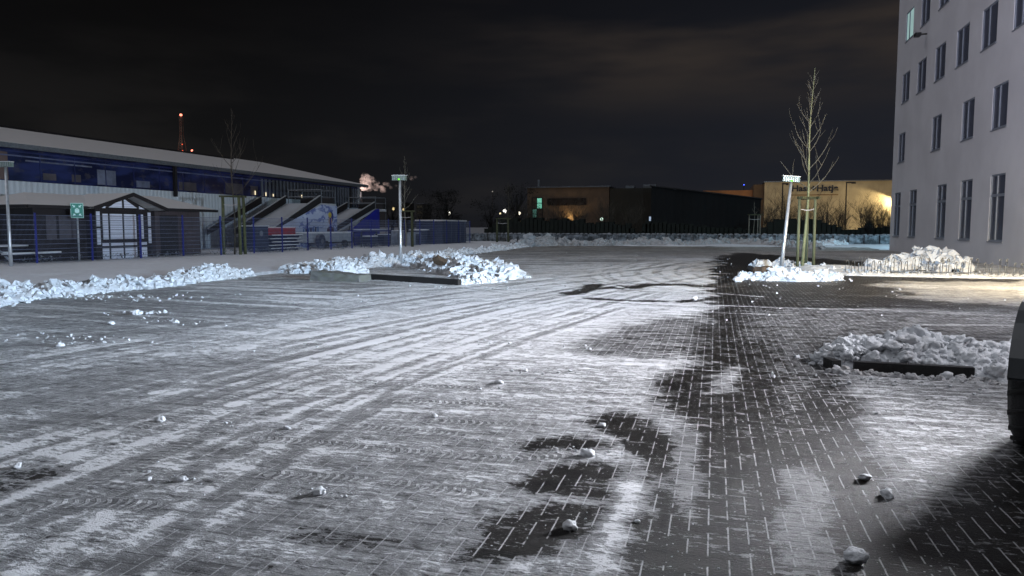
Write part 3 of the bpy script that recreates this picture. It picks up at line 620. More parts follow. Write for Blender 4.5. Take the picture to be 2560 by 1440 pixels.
def stake_frame(x, y, h, wd, label, rot, mat, r=.06, rungs=True):
    g = thing('stake_frame', label, 'stake frame', (x, y, 0), 'wooden stake frames holding young trees')
    pos = [(-wd / 2, -wd * .3), (wd / 2, -wd * .3), (wd / 2 - .1, wd * .5), (-wd / 2 + .1, wd * .5)]
    ca, sa = math.cos(rot), math.sin(rot); W = [(x + a * ca - c * sa, y + a * sa + c * ca) for a, c in pos]
    for k, (a, c) in enumerate(W[:3] if rungs else W[:2]): B().tube([(a, c, 0), (a + (x - a) * .04, c + (y - c) * .04, h)], [r, r * .9], 10).build('post', mat, g, True)
    bb = B(); e = .18
    for (i, j) in ((0, 1), (1, 2), (2, 0)):
        p, q = Vector(W[i] + (0,)), Vector(W[j] + (0,)); d = (q - p).normalized() * e; nrm = Vector((-d.y, d.x, 0)).normalized() * .05
        a, c = p - d, q + d; bb.add([(a.x - nrm.x, a.y - nrm.y, h + .002 * i), (c.x - nrm.x, c.y - nrm.y, h + .002 * i), (c.x + nrm.x, c.y + nrm.y, h + .002 * i), (a.x + nrm.x, a.y + nrm.y, h + .002 * i)] + [(a.x - nrm.x, a.y - nrm.y, h + .1), (c.x - nrm.x, c.y - nrm.y, h + .1 + .001 * i), (c.x + nrm.x, c.y + nrm.y, h + .1 + .001 * i), (a.x + nrm.x, a.y + nrm.y, h + .1)], [(3, 2, 1, 0), (4, 5, 6, 7), (0, 1, 5, 4), (1, 2, 6, 5), (2, 3, 7, 6), (3, 0, 4, 7)])
    bb.build('top_bar', M['stake_dark'], g)
    bb = B(); 
    for i, j in ((0, 1),):
        p, q = Vector(W[i] + (h - .38,)), Vector(W[j] + (h - .38,)); bb.tube([p, p.lerp(q, .5) - Vector((0, 0, .06)), q], .022, 6)
    bb.build('strap', M['snow_thin'], g)
    p, q = Vector(W[0] + (0,)), Vector(W[1] + (0,)); d = (q - p).normalized(); L = (q - p).length
    B().box(-L / 2 - .2, L / 2 + .2, -.06, .06, 0, .035).build('snow_cap', M['snow'], g).location = (p + q) / 2 - Vector((x, y, 0)) + Vector((0, 0, h + .105))
    g.children[-1].rotation_euler = (0, 0, math.atan2(d.y, d.x))
    return g
young_tree(3.42, 31.42, 7.75, 2.9, 1.55, 'tall bare young tree with greenish bark, in front of the orange-lit hall', 11, M['bark'], .062, 24, .15, paint('grey_twigs', (.13, .125, .10), .8))
stake_frame(3.42, 31.42, 2.68, .64, 'pale green stake frame around the right young tree', .26, M['stake'])
young_tree(-25.45, 35.25, 8.0, 3.1, 2.4, 'bare young tree in front of the blue-glazed hall', 12, M['twig_dark'], .045, 12)
stake_frame(-25.45, 35.25, 3.2, .95, 'dark stake frame around the tree before the hall', .15, M['stake'] if 0 else paint('green_dark_wood', (.075, .085, .04), .8, .3, 5, .4), .085)
young_tree(-22.6, 52.0, 6.9, 2.9, 1.2, 'thin dim young tree right behind the middle lamp post', 13, M['bark_dim'], .05, 16)
stake_frame(-22.4, 51.9, 2.72, .85, 'dark stake frame behind the middle lamp post', .2, M['stake_dark'], .09)
young_tree(-19.5, 69.9, 6.0, 2.2, 1.4, 'dark slender tree near the far end of the verge', 14, M['twig_dark'], .06, 20)
stake_frame(-20.0, 69.7, 2.35, 1.1, 'small dark stake frame at the far end of the verge', .2, M['stake_dark'], .1, False)
young_tree(3.75, 78.2, 4.1, 2.6, .3, 'tiny distant sapling in front of the dark sloping-roof hall', 15, M['bark_dim'], .05, 4)
stake_frame(3.75, 78.1, 2.75, 1.1, 'distant pale stake frame before the dark sloping-roof hall', .1, M['bark_dim'], .06)

def shrub(x, y, H, W, label, seed, mat, cat='shrub', name='bare_shrub', n=16, depth=3, group='bare shrubs before the far halls'):
    rnd = random.Random(seed); bb = B()
    for i in range(n):
        a = rnd.random() * 6.28; sp_ = rnd.uniform(.05, .55) * W / H; p = Vector((x + rnd.uniform(-.2, .2) * W, y + rnd.uniform(-.2, .2) * W, 0))
        branch(bb, p, Vector((math.cos(a) * sp_, math.sin(a) * sp_, 1)).normalized(), H * rnd.uniform(.5, .95), .035 * H / 4 + .01, depth, rnd, .2, 4, (3, 5))
    return tag(bb.build(name, mat, loc=(x, y, 0)), label, cat, group)
SD = M['twig_dark']
for i, (x, y, H, W_, lb) in enumerate([(6.3, 96, 4.6, 2.4, 'spindly bare shrub at the left corner of the orange-lit hall'), (8.3, 97, 5.2, 2.6, 'bare shrub below the left end of the hall lettering'), (10.4, 95, 4.4, 2.6, 'bare shrub behind the young tree stakes'), (12.8, 96, 4.9, 2.8, 'wide bare shrub right of the young tree stakes'), (14.6, 97, 4.4, 2.2, 'low bare shrub left of the round bushy one'), (17.3, 93, 4.4, 4.2, 'round bushy bare shrub near the building corner'), (19.4, 95, 4.2, 2.8, 'bare shrub against the brightest orange light'),
    (-26.5, 95, 3.6, 3., 'bare shrub left of the warm-lit wall patch'), (-23.2, 94, 4.6, 3.2, 'bare shrub in front of the warm-lit wall patch'), (-20.0, 95, 5.2, 3., 'bare shrub right of the warm-lit wall patch'), (-17.0, 94, 5.0, 3., 'bare shrub at the corner of the brown building'), (-13.4, 95, 4.6, 3., 'bare shrub before the dim middle building'), (-10.2, 94, 4.4, 2.6, 'bare shrub beside the bright slit windows')]):
    shrub(x, y, H, W_, lb, 100 + i, SD, n=15 if W_ < 4 else 34)
def far_tree(x, y, H, W_, label, seed, n=2600, z0=.3):
    rnd = random.Random(seed); g = thing('leafless_tree', label, 'tree', (x, y, 0)); M_ = M['tree_far']
    B().tube([(x, y, 0), (x + .2, y, H * .45), (x, y, H * .8)], [.3, .18, .05], 6).build('trunk', M_, g)
    bb = B()
    for _ in range(14):
        a = rnd.random() * 6.28; branch(bb, Vector((x, y, H * rnd.uniform(.15, .5))), Vector((math.cos(a) * .6, math.sin(a) * .6, .8)).normalized(), H * .4, .1, 2, rnd, .3, 3)
    cl = [(rnd.gauss(0, .42), rnd.gauss(0, .3), rnd.uniform(z0, .95), rnd.uniform(.12, .3)) for _ in range(26)]
    for _ in range(n):
        c = rnd.choice(cl); wd = math.sqrt(max(.05, 1 - ((c[2] - .5) / .55) ** 2)) * W_ / 2
        p = Vector((x + c[0] * wd * 1.3 + rnd.gauss(0, c[3]) * W_ * .35, y + c[1] * wd * 1.2 + rnd.gauss(0, c[3]) * W_ * .3, max(.1, c[2] * H + rnd.gauss(0, c[3]) * H * .25)))
        s = rnd.uniform(.12, .34) * H / 8; q = Vector((rnd.uniform(-1, 1), rnd.uniform(-1, 1), rnd.uniform(-1, 1))) * s; r_ = Vector((rnd.uniform(-1, 1), rnd.uniform(-1, 1), rnd.uniform(-1, 1))) * s * .5
        bb.add([p, p + q, p + q * .6 + r_], [(0, 1, 2)])
    bb.build('crown', M_, g)
far_tree(-41.5, 112, 7.4, 9.5, 'big dark round-topped tree left of centre on the horizon', 31, 5200)
far_tree(-48, 118, 5.0, 9, 'lower dark tree left of the big round-topped one', 32, 2600)
far_tree(-35.5, 116, 5.4, 6, 'dark tree just right of the big round-topped one', 33, 1800)
far_tree(-31.5, 118, 8.6, 6.5, 'tall thin hazy tree left of the brown building', 34, 1500)
far_tree(-57, 125, 6.4, 10, 'wide dark tree behind the end of the slides', 35, 2200)

# dark hedge in front of the far halls
def hedge(name, pts, label, seed, th=1.6, kind=None, n=2600):
    rnd = random.Random(seed); bb = B()
    for i in range(len(pts) - 1):
        (x0, y0, h0), (x1, y1, h1) = pts[i], pts[i + 1]; L = math.hypot(x1 - x0, y1 - y0); nn_ = max(2, int(L / .5))
        for k in range(nn_):
            q = (k + .5) / nn_; h = h0 + (h1 - h0) * q; x = x0 + (x1 - x0) * q; y = y0 + (y1 - y0) * q; h *= rnd.uniform(.86, 1.06)
            bb.ico((x, y, h * .48), 1, rnd, 2, 1, .25) if 0 else None
            bb.box(x - .3, x + .3, y - th / 2, y + th / 2, -.1, h * .86)
            for _ in range(26):
                p = Vector((x + rnd.uniform(-.4, .4), y - th / 2 * rnd.uniform(.2, 1.2), h * rnd.uniform(.1, 1.0))); a = Vector((rnd.uniform(-1, 1), rnd.uniform(-.5, .5), rnd.uniform(-.2, 1))) * .28; c = Vector((rnd.uniform(-1, 1), 0, rnd.uniform(-1, 1))) * .1
                bb.add([p, p + a, p + a * .5 + c], [(0, 1, 2)])
    return tag(bb.build(name, M['hedge'], loc=(pts[0][0], pts[0][1], 0)), label, 'hedge')
hedge('hedge', [(-28, 90, 1.6), (-24.8, 90, 3.1), (-17, 90, 2.9), (-9.8, 90, 2.2), (-9.2, 90, .8)], 'black evergreen hedge under the warm-lit wall patch', 41)
hedge('hedge', [(-8.6, 90, .8), (-7.9, 90, 2.6), (-7, 90, 2.6), (5, 90, 1.4), (6.4, 90, 2.9), (8.8, 90, 3.2), (12, 90, 2.6), (13.5, 90, 1.6), (17, 90, 1.9), (24, 90, 2.8)], 'black hedge below the orange-lit hall with the round dark bush', 42)
far_tree(16.3, 88.5, 2.5, 3.6, 'low round dark evergreen bush below the round bare shrub', 36, 900, .1)

# low boundary wall plastered with blown snow
m, t, b = newmat('snow_plastered_wall'); P = _pos(t)
f = t.noise(P, 1., 5, .65, (1.6, 1.6, 2.4)); f2 = t.noise(P, 1., 3, .6, (5, 5, 1.2))
t.put(b.inputs['Base Color'], t.mix(t.ramp(t.m('ADD', t.m('MULTIPLY', f, .7), t.m('MULTIPLY', f2, .3)), .40, .66), (.035, .04, .045), (.30, .33, .37))); b.inputs['Roughness'].default_value = .8
rnd = random.Random(9); bb = B(); n = 60
for i in range(n):
    x0 = -27 + i * 75 / n; x1 = x0 + 75 / n; yy = 78.9 - (x0 + 27) * .15
    bb.box(x0, x1 - .03, yy - .2, yy + .2, -.05, .84 + rnd.uniform(-.04, .05))
wl = tag(bb.build('boundary_wall', m, loc=(0, 75, 0)), 'low concrete boundary wall plastered with blown snow across the background', 'wall')
bb = B()
for i in range(150):
    x = -27 + i * .5; yy = 78.9 - (x + 27) * .15; bb.ico((x, yy, .86), .26, rnd, 1, .35, .5)
bb.build('snow_cap', snow_mat('dimmed_snow', (.22, .23, .25), .4, 6, .3), wl)  # cap snow darkened in its colour so it looks less lit

# ------------------------------------------------------------------ far halls and town
def rib(name, col, per, rough=.6, var=.25, axis=1):
    m, t, b = newmat(name); P = _pos(t); s_ = t.new('ShaderNodeSeparateXYZ'); t.l.new(P, s_.inputs[0])
    wv = t.m('SINE', t.m('MULTIPLY', s_.outputs[axis], 6.2832 / per)); n = t.noise(P, .5, 4)
    lo = tuple(c * (1 - var) for c in col)
    t.put(b.inputs['Base Color'], t.mix(t.m('ADD', t.m('MULTIPLY', t.ramp(wv, -.6, .6), .6), t.m('MULTIPLY', n, .4)), lo, col)); b.inputs['Roughness'].default_value = rough
    bn = t.new('ShaderNodeBump'); bn.inputs['Strength'].default_value = 1; bn.inputs['Distance'].default_value = .012; t.put(bn.inputs['Height'], wv); t.put(b.inputs['Normal'], bn.outputs[0])
    return m
ochre = paint('ochre_cladding', (.40, .33, .215), .8, .14, .5, .1)
brownp = paint('brown_render', (.10, .062, .035), .85, .2, .6, .1)
dimm = paint('dim_cladding', (.030, .026, .018), .85, .2, .6)
darkhall = rib('black_green_cladding', (.0035, .005, .0065), .9, .9, .2, 0)
g = thing('warehouse', 'orange-lit retail hall with dark lettering on its long front', 'building', (16, 120, 0))
B().box(7.15, 34, 120, 140, 0, 8.35).build('wall', ochre, g)
B().box(7.0, 34.2, 119.85, 140.2, 8.352, 8.5).build('roof', M['galv_dark'], g)
B().box(5.6, 7.12, 121, 140, 0, 8.1).build('side_wing', brownp, g)
def text3d(s, size, loc, rot, mat, parent, name, ext=.04, width=None):
    cu = bpy.data.curves.new('txt', 'FONT'); cu.body = s; cu.size = size; cu.extrude = ext; cu.offset = .028 * size
    tmp = bpy.data.objects.new('txt', cu); COL.objects.link(tmp); bpy.context.view_layer.update()
    me = bpy.data.meshes.new_from_object(tmp.evaluated_get(bpy.context.evaluated_depsgraph_get())); bpy.data.objects.remove(tmp)
    o = bpy.data.objects.new(name, me); me.materials.clear(); me.materials.append(mat); o.parent = parent; COL.objects.link(o)
    xs_ = [v.co.x for v in me.vertices]; wd = max(xs_) - min(xs_)
    o.location = Vector(loc) - org(parent); o.rotation_euler = rot
    if width: o.scale = (width / wd, 1, 1)
    return o
text3d('Hass+Hatje', 1.25, (11.0, 119.90, 6.95), (R(90), 0, 0), paint('letter_navy', (.01, .014, .03), .6), g, 'lettering', .06, 6.5)
B().box(10.9, 17.6, 119.93, 119.995, 6.3, 6.45).build('trim_strip', paint('trim', (.20, .12, .05), .7), g)
def wall_lamp(x, y, z, tgt, power, col, label, size=110, blend=.9):
    q = thing('floodlight', label, 'floodlight', (x, y, z)); d = (Vector(tgt) - Vector((x, y, z))).normalized()
    B().box(x - .2, x + .2, y - .06, y + .06, z - .14, z + .14).build('housing', M['black'], q)
    l = lamp_light('lamp', 'SPOT', Vector((x, y, z)) + d * .3, power, col, q, .15); l.data.spot_size = R(size); l.data.spot_blend = blend; aim(l, tgt); return q
def dark_pole(x, y, h, label, arm=1.2, name='street_lamp'):
    q = thing(name, label, 'street lamp', (x, y, 0)); B().tube([(x, y, 0), (x, y, h)], [.12, .08], 8).build('pole', M['ink'], q)
    B().box(x - .1, x + arm, y - .1, y + .1, h - .02, h + .16).build('arm', M['ink'], q); B().box(x + arm * .55, x + arm, y - .15, y + .15, h - .12, h - .03).build('lamp_head', M['ink'], q); return q
dark_pole(18.3, 117.5, 7.95, 'unlit tall lamp pole standing before the orange-lit hall')
dark_pole(9.55, 117.5, 7.9, 'unlit lamp pole at the left of the hall lettering', .8)
for x in (8.5, 14, 19.5, 25): wall_lamp(x, 104, .5, (x + 1, 120, 5.5), 1100, (1., .80, .50), {8.5: 'unseen floodlight added to wash the left end of the ochre hall', 14: 'unseen floodlight added to wash the hall below its lettering', 19.5: 'unseen floodlight added to wash the right part of the ochre hall', 25: 'unseen floodlight added behind the office building corner'}[x], 130)  # added lamps behind the hedge, for the hall's general glow
wall_lamp(26.0, 118.6, 5.6, (22.5, 120, 3.0), 2300, (1., .80, .45), 'bright lamp on the ochre hall wall beside the office corner', 120, .3)
# orange fascia behind the dark hall
g = thing('orange_fascia_building', 'low building with a thin orange-lit fascia above the dark hall roof', 'building', (2, 122, 0))
B().box(-2, 5.55, 122, 134, 0, 7.3).build('wall', paint('orange_cladding', (.30, .13, .05), .8, .15, .5), g)
B().tube([(4.2, 122.5, 7.3), (4.2, 122.5, 8.1)], .06, 6).build('mast', M['ink'], g)
B().tube([(4.2, 122.3, 8.1), (4.2, 122.3, 8.22)], .09, 8).build('blue_light', glow('blue_beacon', (.05, .1, 1.), 4), g)
wall_lamp(3.5, 115, 4.6, (3.5, 122, 6.6), 60, (1., .55, .28), 'hidden wash light behind the dark hall', 120)
# dark hall with sloping roof line
g = thing('dark_hall', 'large black windowless hall with a roof line sloping to the right', 'building', (-1, 98, 0))
B().prism([(-8.0, 97, 0), (5.4, 97, 0), (5.4, 97, 5.0), (-8.0, 97, 6.75)], (0, 14, 0)).build('wall', darkhall, g)
B().prism([(-8.2, 96.8, 6.79), (5.6, 96.8, 5.02), (5.6, 96.8, 5.14), (-8.2, 96.8, 6.93)], (0, 14.4, 0)).build('roof', M['ink'], g)
# brown building with recessed band, green stair window
g = thing('office_block', 'low brown flat-roofed building with a green-lit stair window', 'building', (-23, 120, 0))
bw = brownp
B().box(-30.2, -16.6, 120, 134, 0, 8.0).build('wall', paint('warm_brown_render', (.13, .085, .055), .85, .2, .5, .1), g)
B().box(-30.4, -16.4, 119.8, 134.2, 8.003, 8.2).build('roof', M['galv_dark'], g)
B().box(-26.8, -20.3, 119.93, 119.995, 5.1, 6.25).build('window_band', paint('dark_glass', (.018, .012, .010), .3, .3, .8), g)
wf = B()
for x in (-29.35, -28.55, -27.65): wf.box(x - .05, x + .05, 119.9, 119.99, 2.8, 6.45)
for z in (2.8, 3.7, 4.55, 5.5, 6.42): wf.box(-29.3, -27.7, 119.91, 119.985, z - .05, z + .05)
wf = wf.build('stair_window', M['black'], g)
B().box(-28.5, -27.75, 119.95, 119.99, 4.65, 6.3).build('pane', glow('mint_pane', (.30, .95, .70), .75, .5, 1.2), wf)
B().box(-29.25, -28.6, 119.95, 119.99, 2.85, 4.5).build('pane', glow('dim_mint_pane', (.30, .85, .70), .30, .8, 2), wf)
B().tube([(-28.5, 121, 8.2), (-28.5, 121, 9.4)], .22, 8).build('roof_flue', M['galv_dark'], g)
wall_lamp(-22.9, 119.0, 2.7, (-22.9, 120, 4.2), 230, (1., .72, .32), 'warm lamp on the brown building behind bare shrubs', 150, .4)
wall_lamp(-23, 108, .6, (-23, 120, 7), 48, (1., .66, .42), 'faint wash light before the brown building', 120)
g = thing('dim_building', 'dim middle building between the brown block and the dark hall', 'building', (-12.5, 119, 0))
B().box(-16.35, -7.2, 119, 130, 0, 7.7).build('wall', dimm, g)
B().box(-14.0, -12.6, 119.8, 122, 7.7, 8.15).build('roof_unit', M['galv_dark'], g); B().box(-11.2, -9.2, 119.8, 122, 7.7, 8.3).build('roof_unit', M['galv_dark'], g)
wn_ = B().box(-10.35, -9.6, 118.93, 118.99, .8, 3.4).build('window', M['black'], g)
B().box(-10.1, -9.75, 118.88, 118.93, .9, 3.2).build('pane', glow('cold_pane', (.6, .75, 1.), .9, .7, 1.8), wn_)
wn_ = B().box(-9.45, -8.5, 118.93, 118.99, .8, 3.4).build('window', M['black'], g)
B().box(-9.3, -8.75, 118.88, 118.93, .9, 3.25).build('pane', glow('cold_pane_bright', (.7, .82, 1.), 1.3, .7, 1.8), wn_)
B().box(-14.2, -12.9, 118.9, 118.99, 0, 1.4).build('lit_doorway', glow('dim_doorway', (.9, .7, .35), .18, .6, 1.5), g)
# town towers
for x, y, z, h, lb in [(-46.5, 190, 0, 6.8, 'narrow faintly lit tower block left of the tall thin tree'), (-43.0, 195, 0, 6.2, 'second faint tower block, just right of the narrow one'), (-35, 190, 0, 7.6, 'pale faint block behind the tall thin tree'), (-83.5, 190, 0, 8.2, 'pale distant block right of the middle lamp post'), (-78.2, 190, 0, 7.8, 'small distant block beside the pale one')]:
    q = thing('town_block', lb, 'building', (x, y, z)); B().box(x - 1.1, x + 1.1, y, y + 6, 0, h).build('wall', paint('town_wall', (.06, .055, .045), .8, .4, .6), q)
    B().box(x - 1.2, x + 1.2, y - .1, y + 6.1, h + .003, h + .25).build('roof', M['galv_dark'], q)
    wb_ = B()
    for r_ in range(3):
        for c_ in range(2): wb_.box(x - .7 + c_ * .8, x - .1 + c_ * .8, y - .04, y - .005, h - 1.1 - r_ * 1.5, h - .5 - r_ * 1.5)
    wb_.build('window', glow('faint_panes', (.5, .42, .25), .06, .9, 1.5), q)
def far_lamp(x, y, z, r, col, pw, label):
    q = thing('street_lamp', label, 'street lamp', (x, y, 0), 'lit lamps far beyond the yard'); B().tube([(x, y, 0), (x, y, z - r)], .07, 6).build('pole', M['ink'], q)
    bb = B(); bb.ico((x, y, z), r, random.Random(1), 2, 1, 0.); bb.build('lamp_globe', glow('far_globe', col, pw * .5), q, True)
for x, y, z, r, c_, pw, lb in [(-55.1, 150, 4.5, .42, (1, .95, .8), 5, 'bright white globe lamp left of the big round-topped tree'), (-42.6, 150, 4.9, .42, (1, .97, .9), 5, 'bright lamp left of the tall thin tree'), (-43.9, 151, 4.4, .2, (1, .85, .5), 2.5, 'small yellow lamp beside the bright one by the thin tree'), (-39.5, 150, 4.4, .34, (1, .9, .7), 4, 'lamp right of the tall thin tree'), (-39.7, 152, 2.9, .16, (1, .7, .35), 1.5, 'weak low orange lamp below the one right of the thin tree'), (-67.9, 150, 5.5, .32, (1, .75, .35), 2.5, 'orange lamp just left of the middle lamp post'), (-65.5, 150, 5.4, .3, (1, .75, .35), 2.0, 'orange lamp just right of the middle lamp post'), (-17.2, 116, 2.8, .26, (.75, 1, .85), 2.5, 'greenish lamp at the corner of the brown building'), (-37.0, 150, 2.8, .26, (1, 1, .9), 3., 'low white lamp left of the brown building'), (-45.3, 150, 9.0, .12, (1, .9, .8), .6, 'high faint mast light above the town blocks')]:
    far_lamp(x, y, z, r, c_, pw, lb)

# red and white radio mast
g = thing('radio_mast', 'distant lattice radio mast with red lights behind the hall roof', 'mast', (-406, 500, 0))
bb = B(); x, y = -406, 500
def mw(z): return 3.4 * max(.0, (1 - (z - 40) / 34.)) + .9 if z < 74 else .9
for sx in (-1, 1):
    for sy in (-1, 1): bb.tube([(x + sx * mw(z), y + sy * mw(z), z) for z in (0, 40, 50, 60, 68, 74, 88)], .22, 4)
for i in range(24):
    z = 40 + i * 2; a, c = mw(z), mw(z + 2); bb.tube([(x - a, y - a, z), (x + c, y - c, z + 2)], .14, 3); bb.tube([(x + a, y - a, z), (x - c, y - c, z + 2)], .14, 3)
bb.build('lattice', paint('mast_paint', (.5, .09, .05), .6, .5, .25, col2=(.55, .45, .35), mapscale=(.01, .01, .5)), g)
red = glow('red_beacon', (1., .25, .16), 3)
for z, r in ((89, .9),): q = B(); q.ico((x, y, z), r, random.Random(2), 2, 1, 0); q.build('beacon', red, g, True)
for z in (61, 66): q = B(); q.ico((x + mw(z), y - mw(z), z), .4, random.Random(2), 1, 1, 0); q.build('beacon', glow('red_small', (1., .12, .05), 1.6), g, True)
q = lamp_light('mast_glow', 'SPOT', (x + 8, y - 26, 50), 2200, (1., .32, .12), g, .5); q.data.spot_size = R(60); aim(q, (x, y, 66))
g = thing('hazard_light', 'red obstruction light on a short pole right of the radio mast', 'light', (-397, 500, 0))
B().tube([(-397, 500, 0), (-397, 500, 61)], .5, 6).build('pole', M['galv_dark'], g); q = B(); q.ico((-397, 500, 61.2), 1.0, random.Random(3), 2, .8, 0); q.build('beacon', red, g, True)

# chimney plume drifting right
m = bpy.data.materials.new('steam'); m.use_nodes = True; t = NT(m.node_tree); t.n.remove(t.n['Principled BSDF'])
pv = t.new('ShaderNodeVolumePrincipled'); co = obj_co(t)
n = t.noise(co, .35, 4, .6); pv.inputs['Color'].default_value = (.95, .82, .78, 1); pv.inputs['Anisotropy'].default_value = .0  # pink of the town's light is put into the steam colour
t.put(pv.inputs['Density'], t.ramp(n, .42, .70, 0., .8)); t.l.new(pv.outputs[0], t.n['Material Output'].inputs['Volume'])
bb = B(); rnd = random.Random(12); 
for x, z, r in [(-74.6, 10.6, 1.6), (-74.3, 12.2, 1.5), (-73.2, 11.2, 1.4), (-72.2, 11.3, .9), (-71.8, 10.2, .9), (-70.6, 9.9, .9), (-69.5, 10.9, .7), (-68.4, 10.2, .5), (-67.3, 10.5, .4), (-63.6, 12.0, .65), (-62.7, 12.3, .4)]: bb.ico((x, 150, z), r, rnd, 3, .9, .35)
tag(bb.build('steam_plume', m, smooth=True, loc=(-70, 150, 0)), 'pinkish steam plume drifting right from behind the hall roof', 'smoke')
g = thing('steam_chimney', 'chimney stack hidden behind the hall with an added lamp lighting its steam', 'chimney', (-76, 151, 0))
B().tube([(-76.3, 150.5, 0), (-76.3, 150.5, 9.3)], [.8, .6], 12).build('stack', M['galv_dark'], g)
q = lamp_light('plume_fill', 'SPOT', (-76.3, 146, 7.6), 6000, (1., .80, .72), g, .2); q.data.spot_size = R(100); aim(q, (-71.5, 150, 11.3))  # added unseen lamp that brightens the plume

# ------------------------------------------------------------------ event hall on the left
g = thing('event_hall', 'long hall with blue glazed upper band and snow-covered roof', 'building', (-34, 45, 0)); XW = -34.
wht = rib('white_trapezoid_sheet', (.60, .66, .72), .33, .5, .10, 1); gry = rib('grey_translucent_sheet', (.16, .18, .22), .5, .35, .75, 1)
B().box(-56, XW, 14, 67, 0, 3.9).build('lower_wall', wht, g)
# glass band: glossy, blue light put into its colour, with things behind it
m, t, b = newmat('blue_cast_glazing'); P = _pos(t)
n = t.noise(P, 1., 3, .5, (1, .45, 1.4)); n2 = t.noise(P, 1., 4, .6, (1, 1.4, 2.6)); s_ = t.new('ShaderNodeSeparateXYZ'); t.l.new(P, s_.inputs[0])
c = t.mix(t.ramp(n, .40, .62), (.010, .014, .050), (.026, .038, .135)); c = t.mix(t.ramp(n2, .54, .66, 0., .55), c, (.075, .072, .082))
c = t.mix(t.ramp(s_.outputs[1], 50, 54), c, (.022, .022, .030))
t.put(b.inputs['Base Color'], c); b.inputs['Roughness'].default_value = .18
gb = B().box(-55.8, XW + .02, 14, 67, 3.903, 5.75).build('glazing_band', m, g)
bb = B()
y = 16.
while y < 52.5: bb.box(XW + .021, XW + .05, y - .03, y + .03, 3.95, 5.4); y += 2.15
bb.box(XW + .05, XW + .085, 14, 66.9, 5.33, 5.41); bb.build('mullion', M['navy'], gb)
B().box(XW + .085, XW + .11, 14, 52, 5.12, 5.19).build('inner_pipe', paint('pipe', (.10, .12, .22), .4), gb)
bb = B(); rnd = random.Random(8)
for y in np.arange(50.5, 66.6, .52): bb.box(XW + .03, XW + .10, y, y + .24, 3.5 if y > 57 else 3.95, 5.3)
bb.build('grey_ribs', gry, gb)
B().box(XW + .02, XW + .029, 57.0, 66.9, 3.45, 3.95).build('dark_sheet', M['steelblue'], gb)
B().box(XW + .02, XW + .06, 14, 29.2, 3.95, 5.31).build('brown_panel', paint('brown_panel', (.12, .085, .08), .7, .2, 1), g)
for y0, y1, z0, z1, mt in [(34.75, 36.1, 4.0, 4.85, 'pale'), (30.2, 34.4, 4.92, 5.0, 'pale'), (41.4, 43.1, 4.0, 4.55, 'brown'), (46.2, 48.3, 4.0, 4.75, 'brown'), (49.2, 50.1, 4.0, 4.7, 'brown'), (37.7, 38.8, 4.0, 4.4, 'pale'), (31.2, 32.0, 4.05, 4.4, 'brown'), (33.0, 33.6, 4.05, 4.45, 'brown')]:
    B().box(XW + .022, XW + .035, y0, y1, z0, z1).build('poster_panel', paint('poster_' + mt, (.13, .15, .22) if mt == 'pale' else (.075, .065, .075), .5, .35, 1.5), gb)
yel = glow('slit_window_glow', (1., .85, .55), 1.2)
for y, z0, z1 in ((49.6, 4.03, 4.34), (51.0, 4.0, 4.28), (52.0, 4.0, 4.2), (56.2, 4.05, 4.3)): B().box(XW + .10, XW + .125, y, y + .10, z0, z1).build('slit_window', yel, gb)
B().box(XW + .13, XW + .3, 40.75, 40.95, 3.55, 5.62).build('downpipe', M['ink'], g)
B().box(XW + .02, XW + .12, 66.75, 67.0, 0, 5.6).build('corner_post', M['galv'], g)
B().box(XW + .02, XW + .15, 64.9, 65.15, 3.4, 5.6).build('downpipe', M['ink'], g)
# roof: shallow, with snow; gable at the far end
rf = B(); E0 = 5.72
rf.add([(XW + .7, 14, E0), (XW + .7, 67.3, E0), (-45, 67.3, 8.2), (-45, 14, 8.2), (XW + .7, 14, E0 - .25), (XW + .7, 67.3, E0 - .25), (-45, 67.3, 7.9), (-45, 14, 7.9), (-57, 67.3, E0), (-57, 14, E0)],
       [(0, 1, 2, 3), (4, 7, 6, 5), (0, 4, 5, 1), (1, 5, 6, 2), (3, 2, 8, 9), (0, 3, 7, 4)])
rf = rf.build('roof', M['snow_roof'], g)
B().box(XW + .7, XW + .82, 14, 67.4, E0 - .27, E0 - .03).build('gutter', M['galv_dark'], rf)
B().prism([(-34.02, 66.97, 5.4), (-45, 66.97, 7.9), (-55.9, 66.97, 5.4)], (0, .02, 0)).build('gable_wall', M['steelblue'], g)
q = B(); q.tube([(-43.2, 14, 7.86), (-43.2, 60, 7.86)], .09, 6); q.build('ridge_rail', M['ink'], rf)

# ------------------------------------------------------------------ market huts
g = thing('market_hut', 'timber market hut with white-filled framing and a front gable', 'hut', (-29, 28.5, 0))
B().box(-31, -27.75, 24.9, 31.3, 0, 2.45).build('wall', M['ink'], g)
rf = B(); ez, rz = 2.52, 3.12
rf.add([(-27.2, 24.2, ez), (-27.2, 31.6, ez), (-29.4, 31.6, rz), (-29.4, 26.0, rz), (-31.6, 24.2, ez), (-31.6, 31.6, ez)], [(0, 1, 2, 3), (0, 3, 4), (3, 2, 5, 4)])
rf.add([(-27.2, 24.2, ez - .12), (-27.2, 31.6, ez - .12), (-31.6, 31.6, ez - .12), (-31.6, 24.2, ez - .12)], [(3, 2, 1, 0)])
rf = rf.build('roof', M['snow_roof'], g)
bb = B(); bb.box(-27.21, -27.12, 24.15, 27.3, ez - .14, ez + .0); bb.box(-31.6, -27.22, 24.12, 24.2, ez - .14, ez); bb.build('fascia', M['ink'], rf)
